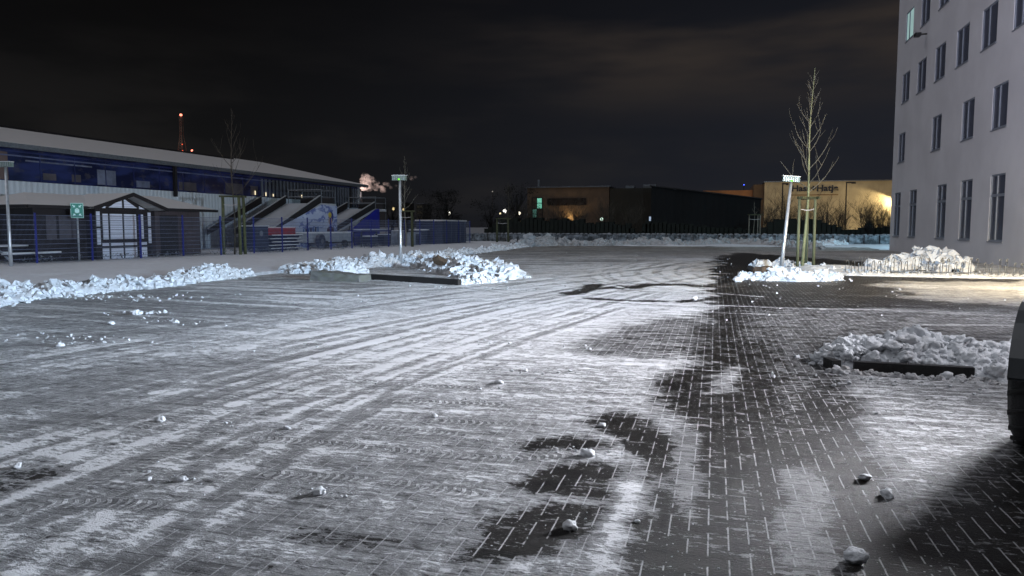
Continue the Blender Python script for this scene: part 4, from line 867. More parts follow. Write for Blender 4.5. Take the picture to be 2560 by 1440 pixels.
# front gable
gr_ = B(); yc, y0, y1, za = 29.45, 27.1, 31.75, 3.2
for a, c in ((y0, yc), (y1, yc)):
    gr_.add([(-26.75, a, 2.5), (-26.75, c, za), (-29.4, c, za), (-29.4, a, 2.5), (-26.75, a, 2.42), (-26.75, c, za - .09), (-29.4, c, za - .09), (-29.4, a, 2.42)], [(0, 1, 2, 3), (4, 7, 6, 5), (0, 4, 5, 1)])
gr_.build('gable_roof', M['snow_roof'], rf)
bb = B()
for a, c, s_ in ((y0, yc, 1), (y1, yc, 1)): bb.prism([(-26.70, a, 2.36), (-26.70, a, 2.52), (-26.70, c, za + .02), (-26.70, c, za - .16)], (-.05, 0, 0))
bb.build('barge_board', M['ink'], rf)
fr = B()
fr.box(-27.74, -27.2, 27.65, 31.1, 0, .4 * 0 + .01) 
wp = B()
fx = -27.2
def pnl(ya, yb, za_, zb): wp.box(fx - .02, fx + .012, ya, yb, za_, zb)
for ya, yb in ((27.66, 27.85), (30.85, 31.03)): pnl(ya, yb, 1.62, 2.30); pnl(ya, yb, .78, 1.52)
for ya, yb in ((28.02, 28.32), (28.45, 29.18), (29.3, 30.05), (30.4, 30.52)): pnl(ya, yb, 1.02, 2.20)
for ya, yb in ((27.95, 28.32), (28.45, 29.18), (29.3, 30.05), (30.3, 30.7)): pnl(ya, yb, .72, .84); pnl(ya, yb, .05, .60)
wp.prism([(fx - .02, 28.4, 2.50), (fx - .02, 29.2, 2.50), (fx - .02, 29.2, 2.92)], (.03, 0, 0)); wp.prism([(fx - .02, 29.35, 2.50), (fx - .02, 30.15, 2.50), (fx - .02, 29.35, 2.92)], (.03, 0, 0))
wp.prism([(fx - .02, 30.3, 2.46), (fx - .02, 30.65, 2.46), (fx - .02, 30.3, 2.6)], (.03, 0, 0)); wp.prism([(fx - .02, 28.0, 2.46), (fx - .02, 28.2, 2.46), (fx - .02, 28.2, 2.56)], (.03, 0, 0))
B().box(-27.74, fx - .021, 27.6, 31.1, 0, 2.9 * 0 + 2.36).prism([(fx - .021, 27.6, 2.362), (fx - .021, 31.1, 2.362), (fx - .021, 29.4, 3.05)], (-.5, 0, 0)).build('timber_front', M['ink'], g)
# horizontally boarded white infill
m, t, b = newmat('white_weatherboard'); P = _pos(t); s_ = t.new('ShaderNodeSeparateXYZ'); t.l.new(P, s_.inputs[0])
wv = t.m('FRACT', t.m('MULTIPLY', s_.outputs[2], 9.))
t.put(b.inputs['Base Color'], t.mix(t.m('LESS_THAN', wv, .14), (.70, .74, .86), (.25, .27, .36))); b.inputs['Roughness'].default_value = .55
wp.build('white_panel', m, g)
for ya, yb in ((25.5, 26.0), (26.15, 27.2)): B().box(-27.749, -27.73, ya, yb, 1.05, 2.1).build('shutter', paint('grey_shutter', (.075, .072, .085), .7, .2, 2), g)
g = thing('market_hut', 'second timber market hut with brown boarded side and snowy hipped roof', 'hut', (-29, 33.5, 0))
B().box(-31, -27.75, 31.95, 35.4, 0, 2.5).build('wall', M['brown'], g)
rf = B(); ez, rz = 2.56, 3.24
rf.add([(-27.2, 31.85, ez), (-27.2, 36.1, ez), (-29.3, 34.2, rz), (-29.3, 31.85, rz), (-31.5, 31.85, ez), (-31.5, 36.1, ez)], [(0, 1, 2, 3), (1, 5, 2), (2, 5, 4, 3)])
rf.add([(-27.2, 31.8, ez - .12), (-27.2, 36.1, ez - .12), (-31.5, 36.1, ez - .12), (-31.5, 31.8, ez - .12)], [(3, 2, 1, 0)])
rf = rf.build('roof', M['snow_roof'], g)
bb = B(); bb.box(-27.21, -27.1, 31.75, 36.15, ez - .15, ez - .01); bb.prism([(-27.0, 31.74, ez - .2), (-27.0, 31.74, ez), (-29.3, 31.74, rz + .02), (-29.3, 31.74, rz - .15)], (0, .09, 0)); bb.prism([(-27.3, 31.86, ez - .1), (-29.3, 31.86, rz - .04), (-31.4, 31.86, ez - .1)], (0, .04, 0)); bb.build('barge_board', M['ink'], rf)
B().box(-27.749, -27.72, 32.3, 33.6, .1, 2.2).build('door', M['ink'], g)

# ------------------------------------------------------------------ steel mesh fence
g = thing('mesh_fence', 'blue double-rod steel mesh fence in front of huts and slides', 'fence', (-25, 40, 0))
FP = [(-28.6, 12.), (-27.4, 22.6), (-25.35, 36.), (-24.0, 50.), (-22.3, 67.3)]
def fp(s):
    for i in range(len(FP) - 1):
        a, c = Vector(FP[i] + (0,)), Vector(FP[i + 1] + (0,)); L = (c - a).length
        if s <= L or i == len(FP) - 2: return a.lerp(c, min(1, s / L)), (c - a).normalized()
        s -= L
tot = sum(math.dist(FP[i], FP[i + 1]) for i in range(len(FP) - 1)); npn = int(tot / 2.5)
for k in range(npn + 1):
    p, d = fp(k * 2.5); a = math.atan2(d.y, d.x)
    B().box(p.x - .035, p.x + .035, p.y - .03, p.y + .03, 0, 2.18, a).build('post', M['blue'], g)
for k in range(npn):
    p, d = fp(k * 2.5 + .04); q, _ = fp(k * 2.5 + 2.46); bb = B()
    for i in range(11):
        z = .08 + i * .2
        if p.y > 14: bb.tube([p + Vector((.03, 0, z)), q + Vector((.03, 0, z))], .0085, 4, False)
    for i in range(48):
        r_ = p.lerp(q, (i + .5) / 48); bb.tube([r_ + Vector((0, 0, .06)), r_ + Vector((0, 0, 2.1))], .0032, 3, False)
    bb.build('mesh_panel', M['blue_rod'], g)

# ------------------------------------------------------------------ snow tubing slides behind the fence
def slide(name, label, X0, X1, ya, za, yb, zb, ytop, mural, X2=None):
    g = thing(name, label, 'slide', (X0, (ya + ytop) / 2, 0))
    B().prism([(X1, ya, za - .15), (X1, ya, za), (X1, yb, zb), (X1, ytop, zb), (X1, ytop, zb - .2), (X1, yb, zb - .2)], (X0 - X1, 0, 0)).build('chute', M['snow_roof'] if 0 else snow_mat('chute_snow', (.42, .43, .46), .1, 4, .3, .5), g)
    for X_ in ([X0, X1] + ([X2] if X2 else [])):
        B().prism([(X_, ya, za + .02), (X_, ya, za + .42), (X_, yb, zb + .55), (X_, yb, zb + .02)], (-.09, 0, 0)).build('side_board', M['ink'], g)
        B().prism([(X_ + .01, ya, za + .425), (X_ + .01, ya, za + .47), (X_ + .01, yb, zb + .60), (X_ + .01, yb, zb + .555)], (-.12, 0, 0)).build('rail', M['galv'], g)
    bb = B()
    for y in (yb + .2, ytop - .05):
        for X_ in (X0 - .05, X1 + .05): bb.tube([(X_, y, 0), (X_, y, zb + 1.0)], .035, 5)
    for z in (zb + .5, zb + 1.0):
        bb.tube([(X0 - .05, yb + .2, z), (X0 - .05, ytop - .05, z), (X1 + .05, ytop - .05, z), (X1 + .05, yb + .2, z), (X0 - .05, yb + .2, z)], .028, 5)
    bb.build('platform_railing', M['galv_dark'], g)
    B().box(X1 + .1, X0 - .12, ytop - .5, ytop - .1, zb + .02, zb + .45).build('platform_box', M['ink'], g)
    return g
g = slide('tubing_slide', 'big snow slide with a pale swirl-painted side panel behind the fence', -28.3, -31.2, 43.3, 1.05, 49.6, 3.35, 51.9, 1, -33.3)
m, t, b = newmat('swirl_mural'); P = _pos(t)
w1 = t.noise(P, 1., 4, .55, (1, .55, 1.5)); wv = t.m('SINE', t.m('MULTIPLY', w1, 26.))
c = t.mix(t.ramp(wv, .3, .95), (.42, .48, .66), (.12, .16, .40)); c = t.mix(t.ramp(t.noise(P, .8, 3), .5, .7, 0., .6), c, (.62, .68, .80)); t.put(b.inputs['Base Color'], c); b.inputs['Roughness'].default_value = .5
pn = B().prism([(-28.28, 44.3, .1), (-28.28, 51.9, .1), (-28.28, 51.9, 3.2), (-28.28, 49.6, 3.25), (-28.28, 44.3, 1.65)], (.05, 0, 0)).build('mural_panel', m, g)
def blob(pts, mat, nm): B().prism([(-28.228, y, z) for y, z in pts], (.012, 0, 0)).build(nm, mat, pn)
el = lambda cy, cz, ry, rz, n=14, a0=0, a1=6.283: [(cy + ry * math.cos(a0 + (a1 - a0) * i / n), cz + rz * math.sin(a0 + (a1 - a0) * i / n)) for i in range(n)]
blob(el(50.95, 2.35, .36, .42), paint('mural_navy', (.02, .04, .22), .5), 'hair_patch')
q_ = paint('mural_yellow', (.55, .45, .08), .5); B().prism([(-28.214, y, z) for y, z in el(50.75, 2.5, .24, .2)], (.01, 0, 0)).build('cap_patch', q_, pn)
B().prism([(-28.214, y, z) for y, z in el(50.8, 2.05, .26, .32)], (.009, 0, 0)).build('face_patch', paint('mural_skin', (.42, .26, .18), .5), pn)
blob([(50.2, .95), (51.4, .95), (51.3, 1.5), (50.9, 1.66), (50.35, 1.5)], paint('mural_dark', (.06, .02, .05), .5), 'body_patch')
for i in range(7): B().prism([(-28.228, 46.9 + i * .33, 1.05), (-28.228, 47.1 + i * .33, 1.05), (-28.228, 47.1 + i * .33, 1.45 + .03 * i), (-28.228, 46.9 + i * .33, 1.42 + .03 * i)], (.012, 0, 0)).build('blue_stroke', M['navy'] if i % 2 else paint('mural_blue', (.06, .14, .35), .5), pn)
g = slide('tubing_slide', 'smaller snow slide with a dark blue side panel, nearer the hall corner', -28.3, -30.9, 50.9 + 1.2, 1.3, 58.7, 3.15, 61.0, 0)
B().prism([(-28.27, 54.6, .1), (-28.27, 59.4, .1), (-28.27, 59.4, 3.15), (-28.27, 58.7, 3.1), (-28.27, 54.6, 1.55)], (.05, 0, 0)).build('side_panel', M['blue'] if 0 else paint('deep_blue_panel', (.012, .018, .30), .45, .2, 1), g)

# ------------------------------------------------------------------ stored things behind the fence
SN = M['snow']
def pallet(x, y, z, label, L=3.4):
    g = thing('bench_stack', label, 'bench', (x, y, z), 'stack of folded benches with snowy edges'); bb = B().box(x - .6, x + .6, y - L / 2, y + L / 2, z, z + .05)
    for yy in (-.4, 0, .4): bb.box(x - .55, x + .55, y + yy * L - .06, y + yy * L + .06, z - .12, z - .002)
    bb.build('boards', M['steelblue'], g); B().box(x + .56, x + .66, y - L / 2, y + L / 2, z + .052, z + .09).build('snow_edge', M['snow_field'], g)
for i, (z, yy, lb) in enumerate([(1.02, 41.75, 'topmost'), (.80, 41.5, 'second'), (.60, 41.7, 'third'), (.40, 41.4, 'fourth'), (.20, 41.6, 'lowest')]):
    pallet(-26.8, yy, z, lb + ' bench of the stack below the red crates, snow on its edge')
def crate(x, y, z, label):
    g = thing('red_crate', label, 'crate', (x, y, z), 'red crates on the bench stack'); B().box(x - .3, x + .3, y - .29, y + .29, z, z + .44).build('box', M['red'], g)
    B().box(x - .31, x + .32, y - .3, y + .3, z + .40, z + .45).build('rim', paint('red_rim', (.42, .05, .06), .5), g); B().box(x - .29, x + .29, y - .28, y + .28, z + .452, z + .50).build('snow_cap', M['snow_field'], g)
for i, nm in enumerate(['leftmost', 'second', 'third', 'fourth', 'rightmost']): crate(-26.8, 40.35 + i * .62, 1.09, nm + ' of the five red crates on the bench stack')
g = thing('equipment_cabinet', 'dark boxy cabinet with a round hatch left of the bench stack', 'cabinet', (-26.6, 38.9, 0)); B().box(-27.3, -26.2, 38.3, 39.6, .05, 1.62).build('body', M['steelblue'], g); B().box(-27.35, -26.15, 38.25, 39.65, 1.623, 1.70).build('snow_cap', SN, g)
B().tube([(-26.19, 38.85, 1.2), (-26.17, 38.85, 1.2)], .17, 14).build('round_hatch', paint('hatch', (.16, .18, .22), .5), g)
g = thing('white_trailer', 'low pale snow-dusted trailer in front of the mural slide', 'trailer', (-27, 48, 0)); B().box(-27.9, -26.4, 45.6, 50.6, .5, 1.15).build('body', M['pale'], g); B().box(-27.95, -26.35, 45.5, 50.7, 1.153, 1.24).build('snow_cap', M['snow_field'], g)
for y in (46.6, 49.4): B().tube([(-26.4, y, .32), (-26.18, y, .32)], .32, 16).build('wheel', M['tyre'], g)
B().box(-26.39, -26.3, 45.6, 50.6, .42, .52).build('tail_bar', M['ink'], g)
g = thing('cable_drum', 'upright dark cable drum at the left end of the trailer', 'drum', (-26.1, 45.6, 0)); B().tube([(-26.2, 45.55, .62), (-25.95, 45.55, .62)], .48, 18).build('flange', M['steelblue'], g); B().tube([(-25.94, 45.55, .62), (-25.90, 45.55, .62)], .16, 12).build('hub', M['galv_dark'], g)
g = thing('stage_frame', 'dark blue table-like stage frame below the smaller slide', 'frame', (-26.4, 52.5, 0)); B().box(-27, -25.9, 51.2, 56.8, 1.22, 1.34).build('deck', M['blue'], g)
for y in (51.4, 54, 56.6): B().box(-26.0, -25.9, y - .06, y + .06, 0, 1.218).build('leg', M['steelblue'], g)
B().box(-26.9, -26.0, 52.0, 56.0, 1.343, 1.42).build('snow_cap', M['snow_field'], g)
for i, (y, w_, h, mt, lb) in enumerate([(52.6, 1.0, .85, 'steelblue', 'dark crate under the blue stage frame, left one'), (54.8, 1.3, .95, 'steelblue', 'dark crate under the blue stage frame, right one'), (57.8, .9, 1.25, 'pale', 'grey box right of the blue stage frame'), (59.4, 1.1, 1.0, 'steelblue', 'dark crate right of the grey box')]):
    g = thing('storage_crate', lb, 'crate', (-25.6, y, 0), 'stored crates behind the fence'); x = -24.9 - .9
    B().box(x - .4, x + .4, y - w_ / 2, y + w_ / 2, 0, h).build('box', M[mt], g); B().box(x - .42, x + .42, y - w_ / 2 - .02, y + w_ / 2 + .02, h + .003, h + .07).build('snow_cap', M['snow_field'], g)
g = thing('round_tub', 'round dark tub with a snowy rim left of the middle lamp post', 'tub', (-25.0, 60.5, 0)); B().tube([(-25, 60.5, 0), (-25, 60.5, 1.3)], [.75, .9], 20).build('tub', M['steelblue'], g); B().tube([(-25, 60.5, 1.303), (-25, 60.5, 1.38)], [.93, .86], 20).build('snow_rim', M['snow_field'], g)
g = thing('blue_container', 'dark blue ribbed storage container at the far fence end, snow on top', 'container', (-24.2, 64, 0)); bb = B().box(-25.4, -22.95, 60.9, 67.2, .05, 2.1)
for i in range(16): bb.box(-22.95, -22.90, 61.1 + i * .38, 61.25 + i * .38, .15, 2.0)
bb.build('body', M['steelblue'], g); B().box(-25.5, -22.88, 60.8, 67.3, 2.103, 2.22).build('snow_cap', M['snow_thin'], g)
for y in (61.5, 63.0, 64.2, 65.4, 66.6): B().box(-22.90, -22.885, y, y + .09, .2, 2.0).build('locking_bar', M['galv_dark'], g)
g = thing('pale_cabinet', 'small pale cabinet with a door behind the fence right of the middle lamp', 'cabinet', (-24, 56, 0)); B().box(-24.3, -23.6, 55.2, 57.5, 0, 1.15).build('body', M['pale'], g); B().box(-23.599, -23.58, 56.4, 57.1, .15, 1.0).build('door', M['steelblue'], g)
g = thing('picnic_table', 'snowy picnic table behind the fence at the far left', 'picnic table', (-28.2, 25.2, 0))
B().box(-28.9, -28.1, 23.4, 26.0, .72, .78).build('table_top', M['ink'], g); B().box(-28.92, -28.08, 23.38, 26.02, .783, .86).build('snow_cap', SN, g)
for x in (-27.8, -29.45): b1 = B().box(x, x + .28, 23.4, 26.0, .42, .47).build('bench', M['ink'], g); B().box(x, x + .28, 23.4, 26.0, .473, .54).build('snow_cap', SN, b1)
for y in (23.9, 25.6): B().tube([(-27.7, y, 0), (-28.6, y, .72)], .045, 6).build('leg', M['pale'], g); B().tube([(-29.3, y, 0), (-28.5, y, .72)], .045, 6).build('leg', M['pale'], g)
g = thing('metal_frame', 'small square white metal frame behind the picnic table', 'frame', (-28.6, 26.5, 0)); B().tube([(-28.2, 25.7, 1.15), (-28.2, 26.5, 1.15), (-28.2, 26.5, .8), (-28.2, 25.7, .8)], .025, 6).build('frame_tube', M['white'], g); B().tube([(-28.2, 26.4, 0), (-28.2, 26.4, .8)], .025, 6).build('leg', M['galv_dark'], g)
rnd = random.Random(3); bb = B(); bb.ico((-31.6, 25.0, .9), 1.4, rnd, 3, 1., .15)  # rounded dome in an even dark blue
tag(bb.build('dark_dome', M['steelblue'], smooth=True, loc=(-31.6, 25, 0)), 'dark rounded dome behind the picnic table', 'mound')
def low_plants():
    bb = B(); rnd = random.Random(15)
    for k in range(150):
        p, d = fp(rnd.uniform(12, 44)); p = p + Vector((-.4 + rnd.uniform(-.15, .15), rnd.uniform(-.2, .2), 0))
        for _ in range(9):
            q = p + Vector((rnd.uniform(-.15, .15), rnd.uniform(-.2, .2), rnd.uniform(.02, .3))); a = Vector((rnd.uniform(-1, 1), rnd.uniform(-1, 1), rnd.uniform(0, 1))) * .15; c = Vector((rnd.uniform(-1, 1), rnd.uniform(-1, 1), 0)) * .06
            bb.add([q, q + a, q + a * .5 + c], [(0, 1, 2)])
    struct(bb.build('ground_cover', paint('evergreen_cover', (.03, .04, .03), .8, .5, 9, 0, col2=(.35, .38, .42)), None), 'stuff')
low_plants()

# ------------------------------------------------------------------ office building on the right
g = thing('office_building', 'tall pale rendered office building with rows of recessed windows', 'building', (11.45, 40, 0))
XF = 11.45; Y1 = 55.35; Y0_ = 6.0; H = 21.
wins = []   # (y0,y1,z0,z1)
for yc in (10.5, 14.4, 18.3, 22.2, 27.2, 31.2, 35.75, 39.8, 43.8, 49.65, 53.6): wins.append((yc - .85, yc + .85, .98, 3.82))
for yc in (12, 16, 20, 24, 28, 32, 36.0, 40.1, 45.3, 53.1): wins.append((yc - .88, yc + .88, 5.74, 7.6))
for yc in (22.5, 26.3, 30.1, 34.0, 37.75, 41.45, 45.2, 48.9, 52.65): wins.append((yc - .95, yc + .95, 9.5, 11.32))
for yc in (26.3, 30.1, 33.9, 37.6, 41.3, 44.95, 48.65, 52.3): wins.append((yc - .95, yc + .95, 13.3, 15.1))
render_m, t, b = newmat('pale_render'); P = _pos(t); n = t.noise(P, .35, 4); t.put(b.inputs['Base Color'], t.mix(t.ramp(n, .3, .7), (.56, .54, .56), (.64, .62, .64))); b.inputs['Roughness'].default_value = .85
bn = t.new('ShaderNodeBump'); bn.inputs['Strength'].default_value = .25; bn.inputs['Distance'].default_value = .01; t.put(bn.inputs['Height'], t.noise(P, 60, 3)); t.put(b.inputs['Normal'], bn.outputs[0])
# facade as a wall with real openings
ysb = sorted({Y0_, Y1} | {w_[0] for w_ in wins} | {w_[1] for w_ in wins}); zsb = sorted({0., H} | {w_[2] for w_ in wins} | {w_[3] for w_ in wins})
bb = B(); DP = .10
for zi in range(len(zsb) - 1):
    za, zb = zsb[zi], zsb[zi + 1]; holes = sorted((w_[0], w_[1]) for w_ in wins if w_[2] <= za + 1e-6 and w_[3] >= zb - 1e-6)
    y = Y0_
    for a, c in holes + [(Y1, Y1)]:
        if a > y: bb.add([(XF, y, za), (XF, a, za), (XF, a, zb), (XF, y, zb)], [(3, 2, 1, 0)])
        y = c
for a, c, za, zb in wins:
    bb.add([(XF, a, za), (XF, c, za), (XF, c, zb), (XF, a, zb), (XF + DP, a, za), (XF + DP, c, za), (XF + DP, c, zb), (XF + DP, a, zb)], [(0, 1, 5, 4), (1, 2, 6, 5), (2, 3, 7, 6), (3, 0, 4, 7)])
bb.add([(XF, Y1, 0), (XF + 16, Y1, 0), (XF + 16, Y1, H), (XF, Y1, H), (XF, Y0_, 0), (XF + 16, Y0_, 0), (XF + 16, Y0_, H), (XF, Y0_, H)], [(0, 1, 2, 3), (7, 6, 5, 4), (3, 2, 6, 7), (1, 5, 6, 2)])
bb.build('facade', render_m, g)
frm = paint('window_frame', (.20, .22, .26), .45, .1, 3); m, t, b = newmat('dark_pane'); b.inputs['Base Color'].default_value = (.075, .082, .112, 1); b.inputs['Roughness'].default_value = .25; M['pane'] = m
sill_m = paint('metal_sill', (.20, .21, .24), .5)
tpl = {}
def window(a, c, za, zb, lit=False):
    key = (round(c - a, 2), round(zb - za, 2), lit); loc = (XF, (a + c) / 2, za)
    if key in tpl and not lit:
        src = tpl[key]; o = src.copy(); o.location = Vector(loc) - org(g); o.parent = g; COL.objects.link(o)
        for ch in src.children: q = ch.copy(); COL.objects.link(q); q.parent = o
        return
    x0 = XF + .018; f = B(); w2 = (c - a) / 2; yc = (a + c) / 2; F = .07
    f.box(x0, x0 + .08, a, a + F, za, zb).box(x0, x0 + .08, c - F, c, za, zb).box(x0, x0 + .08, a + F, c - F, za, za + F).box(x0, x0 + .08, a + F, c - F, zb - F, zb)
    f.box(x0 + .003, x0 + .075, yc - .05 + w2 * .15, yc + .05 + w2 * .15, za + F, zb - F)
    tall = zb - za > 2.3
    if tall: f.box(x0 + .005, x0 + .07, a + F, c - F, zb - .95, zb - .83)
    fo = link_mesh('window', [(v[0], v[1], v[2]) for v in f.v], f.f, frm, None, loc=loc); fo.location = Vector(loc) - org(g); fo.parent = g
    def sub(nm, bb, mat):
        me = bpy.data.meshes.new(nm); me.from_pydata([(v[0] - loc[0], v[1] - loc[1], v[2] - loc[2]) for v in bb.v], [], bb.f); me.materials.append(mat); o = bpy.data.objects.new(nm, me); o.parent = fo; COL.objects.link(o)
    sub('pane', B().box(x0 + .04, x0 + .06, a + F, c - F, za + F, zb - F), glow('lit_office_pane', (.60, .92, .90), .50, .25, 1.2) if lit else M['pane'])
    sub('sill', B().box(XF - .04, XF + .017, a - .03, c + .03, za - .045, za - .003), sill_m)
    tpl[key] = fo
for wdw in wins: window(*wdw, lit=(abs(wdw[0] - 51.35) < .01 and wdw[2] > 13))
fl = thing('facade_floodlight', 'small unlit black floodlight arm high on the office facade', 'floodlight', (XF, 48.1, 12.6))
B().tube([(XF, 48.1, 12.6), (XF - .35, 48.15, 12.6)], .05, 8).build('arm', M['black'], fl); B().box(XF - .62, XF - .33, 47.95, 48.45, 12.5, 12.68).build('housing', M['black'], fl)

# ------------------------------------------------------------------ bicycle hoops
ga = paint('steel_hoop', (.20, .21, .22), .35, .1, 9, 0, .6)
names = ['first', 'second', 'third', 'fourth', 'fifth', 'sixth', 'seventh', 'eighth', 'ninth', 'tenth', 'eleventh', 'twelfth', 'thirteenth', 'fourteenth']
def hoop_set(high):
    g = thing('bicycle_stand', 'x', 'bicycle stand', (0, 0, 0), 'row of bicycle stands in the snow bank'); h = .50 if high else .38
    for dx in (-.09, .09):
        B().tube([(dx - .03, 0, .02), (dx - .03, 0, h * .55), (dx, .02, h), (dx + .06, .10, h + .03), (dx + .10, .22, h - .05), (dx + .13, .34, h * .5), (dx + .13, .36, .02)], .014, 6).build('hoop', ga, g, True)
    B().box(-.16, .22, .16, .20, .06, .09).build('cross_bar', ga, g); return g
pa = hoop_set(False); pb = hoop_set(True)
for i in range(14):
    src = pa if i % 2 == 0 else pb; x = 4.35 + i * .385; y = 26.75 - i * .07
    lb = ('low' if i % 2 == 0 else 'tall') + ' wheel-holder hoop pair, ' + names[i] + ' counting from the young tree'
    if i < 2: src.location = (x, y, .08); src['label'] = lb
    else: copy_tree(src, (x, y, .08), lb)

# ------------------------------------------------------------------ works tractor with the lights that light the yard
TX, TY, TA = 2.34, 6.12, R(-27)     # rear left wheel, heading a little right of the lane
g = thing('compact_tractor', 'black tyre and mudguard of a works tractor at the right edge', 'tractor', (TX, TY, 0))
def loc2(x, y, z): return (TX + x * math.cos(TA) - y * math.sin(TA), TY + x * math.sin(TA) + y * math.cos(TA), z)
class T(B):
    def fin(s, name, mat, parent, smooth=False): s.v = [loc2(*v) for v in s.v]; return s.build(name, mat, parent, smooth)
def wheel(x, y, r, wd):
    n = 40; vs = []; fs = []; prof = [(-wd / 2, r * .62), (-wd / 2, r * .86), (-wd * .40, r * .97), (-wd * .2, r), (wd * .2, r), (wd * .40, r * .97), (wd / 2, r * .86), (wd / 2, r * .62)]
    for i in range(n):
        a = 6.2832 * i / n
        for px_, pr in prof: vs.append((x + px_, y + pr * math.cos(a), r + pr * math.sin(a)))
    k = len(prof)
    for i in range(n):
        for j in range(k - 1): fs.append((i * k + j, i * k + j + 1, ((i + 1) % n) * k + j + 1, ((i + 1) % n) * k + j))
    t_ = T(); t_.add(vs, fs)
    for i in range(22):
        a = 6.2832 * i / 22
        for s_ in (-1, 1): 
            a2 = a + (.14 if s_ > 0 else 0); c0, s0 = math.cos(a2), math.sin(a2)
            t_.add([(x + s_ * q * wd * .5, y + rr * math.cos(a2 + da), r + rr * math.sin(a2 + da)) for q, da, rr in ((.02, 0, r * .99), (.95, .1, r * .95), (.95, .17, r * .95), (.02, .07, r * .99), (.02, 0, r * 1.03), (.95, .1, r * .99), (.95, .17, r * .99), (.02, .07, r * 1.03))], [(3, 2, 1, 0), (4, 5, 6, 7), (0, 1, 5, 4), (1, 2, 6, 5), (2, 3, 7, 6), (3, 0, 4, 7)])
    tw = t_.fin('wheel', M['tyre'], g, True)
    t_ = T(); t_.tube([(x - wd * .3, y, r), (x + wd * .3, y, r)], r * .6, 20); t_.fin('rim', paint('rim', (.25, .25, .22), .5), tw)
wheel(0, 0, .53, .34); wheel(1.35, 0, .53, .34); wheel(.05, 1.75, .38, .26); wheel(1.30, 1.75, .38, .26)
# mudguard over the rear wheel
t_ = T(); pts = [(.56 * math.cos(a) , .50 + .56 * math.sin(a)) for a in [R(20 + 14 * i) for i in range(12)]]
for (a, c), (d_, e) in zip(pts[:-1], pts[1:]): t_.add([(-.16, a, c), (-.16, d_, e), (.22, d_, e), (.22, a, c), (-.16, a * 1.03, c + .02), (-.16, d_ * 1.03, e + .02), (.22, d_ * 1.03, e + .02), (.22, a * 1.03, c + .02)], [(0, 1, 2, 3), (4, 7, 6, 5), (0, 4, 5, 1), (3, 2, 6, 7)])
t_.fin('mudguard', paint('mudguard', (.05, .055, .06), .35), g)
T().box(.25, 1.1, -.5, 1.2, .45, 1.0).box(.3, 1.05, 1.2, 2.2, .45, 1.15).fin('body', paint('tractor_orange', (.35, .10, .02), .45), g)
cab = T().box(.24, .30, -.45, -.39, 1.0, 2.4).box(1.05, 1.11, -.45, -.39, 1.0, 2.4).box(.24, .30, 1.05, 1.11, 1.0, 2.4).box(1.05, 1.11, 1.05, 1.11, 1.0, 2.4).box(.20, 1.15, -.5, 1.16, 2.403, 2.52).fin('cab', M['black'], g)
m, t, b = newmat('cab_glass'); b.inputs['Base Color'].default_value = (.02, .025, .03, 1); b.inputs['Roughness'].default_value = .08; b.inputs['Alpha'].default_value = .55
T().box(.26, .28, -.38, 1.04, 1.01, 2.39).box(1.07, 1.09, -.38, 1.04, 1.01, 2.39).box(.31, 1.04, -.43, -.41, 1.01, 2.39).box(.31, 1.04, 1.07, 1.09, 1.01, 2.39).fin('glass', m, cab)
lens = glow('work_light_lens', (.85, .93, 1.), 14)
T().box(.20, .40, 3.50, 3.58, 2.40, 2.54).fin('work_light', M['black'], g)
T().box(.22, .38, 3.581, 3.59, 2.42, 2.52).fin('lens', lens, g.children[-1])
T().tube([(.30, 3.46, .5), (.30, 3.46, 2.5), (1.2, 3.46, 2.5), (1.2, 3.46, .5)], .03, 6).fin('lamp_mast', M['black'], g)
T().box(.45, 1.2, 2.2, 3.45, .42, .52).prism([(-.25, 3.85, .05), (-.25, 4.0, .12), (-.25, 3.9, .45), (-.25, 4.05, .8), (-.25, 3.8, .5)], (2.1, 0, 0)).fin('plough_blade', paint('plough_orange', (.4, .12, .02), .5), g)

LP = Vector(loc2(.28, 3.75, 2.47))
lt = lamp_light('work_beam', 'POINT', LP, 1.0, (1, 1, 1), g, .30); lt.data.use_nodes = True
t = NT(lt.data.node_tree); em = t.n.get('Emission') or t.new('ShaderNodeEmission')
nv = t.new('ShaderNodeTexCoord').outputs['Normal']; s_ = t.new('ShaderNodeSeparateXYZ'); t.l.new(nv, s_.inputs[0])
SG = 1.0
vx, vy, vz = (t.m('MULTIPLY', s_.outputs[i], SG) for i in range(3))
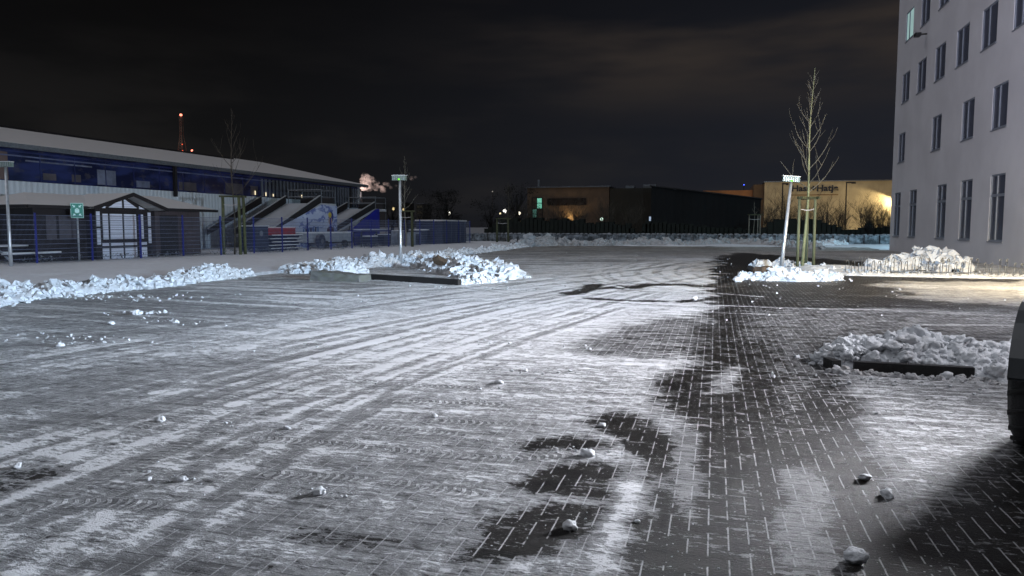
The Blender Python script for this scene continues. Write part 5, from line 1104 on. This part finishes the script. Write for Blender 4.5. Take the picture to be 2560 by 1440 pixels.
# beam: elevation gaussian around slightly below the horizon, wide azimuth towards the yard
e1 = t.m('DIVIDE', t.m('ADD', vz, .075), .118); gz = t.m('EXPONENT', t.m('MULTIPLY', t.m('MULTIPLY', e1, e1), -.5))
AZ = R(-38); dt = t.m('ADD', t.m('MULTIPLY', vx, math.sin(AZ)), t.m('MULTIPLY', vy, math.cos(AZ)))
hz = t.m('MULTIPLY', t.ramp(dt, -.25, .85), t.ramp(vx, -.42, .30, 1., .10))
spill = t.m('ADD', .010, t.m('MULTIPLY', t.ramp(vz, -.70, -.20), .36))
st = t.m('ADD', t.m('MULTIPLY', gz, hz), t.m('MULTIPLY', spill, t.ramp(dt, -.55, -.12)))
t.put(em.inputs['Strength'], st); t.put(em.inputs['Color'], t.mix(gz, (.94, .94, 1.), (.58, .78, 1.)))
lt.data.energy = 20500
# added unseen lamp that brightens the office facade
l2 = lamp_light('facade_fill', 'SPOT', loc2(1.3, 3.7, 2.5), 16000, (.74, .75, 1.), g, .1); l2.data.spot_size = R(80); l2.data.spot_blend = 1.; aim(l2, (11.45, 27, 14))

# warm lamp near the right edge, outside the picture
g = thing('warm_lamp_post', 'warm box-headed lamp post by the office building beyond the right edge', 'lamp post', (10.6, 21.0, 0))
B().tube([(10.6, 21, 0), (10.6, 21, 3.5)], .05, 10).build('pole', M['galv'], g, True); B().box(10.3, 10.9, 20.9, 21.1, 3.5, 3.68).build('lamp_head', M['lamp_shell'], g)
q = lamp_light('lamp', 'SPOT', (10.5, 21.2, 3.44), 5000, (1., .80, .50), g, .12); q.data.spot_size = R(150); q.data.spot_blend = .5; aim(q, (8.6, 23.5, 0))
# cold lamp in the rear yard behind the building corner
g = thing('rear_lamp_post', 'cold white lamp post hidden behind the office building', 'lamp post', (21, 61, 0))
B().tube([(21, 61, 0), (21, 61, 4.5)], .06, 10).build('pole', M['galv'], g, True); B().box(20.7, 21.3, 60.9, 61.1, 4.5, 4.68).build('lamp_head', M['lamp_shell'], g)
q = lamp_light('lamp', 'SPOT', (20.8, 61.1, 4.42), 5200, (.45, .80, 1.), g, .12); q.data.spot_size = R(150); q.data.spot_blend = .4; aim(q, (13, 64, 0))
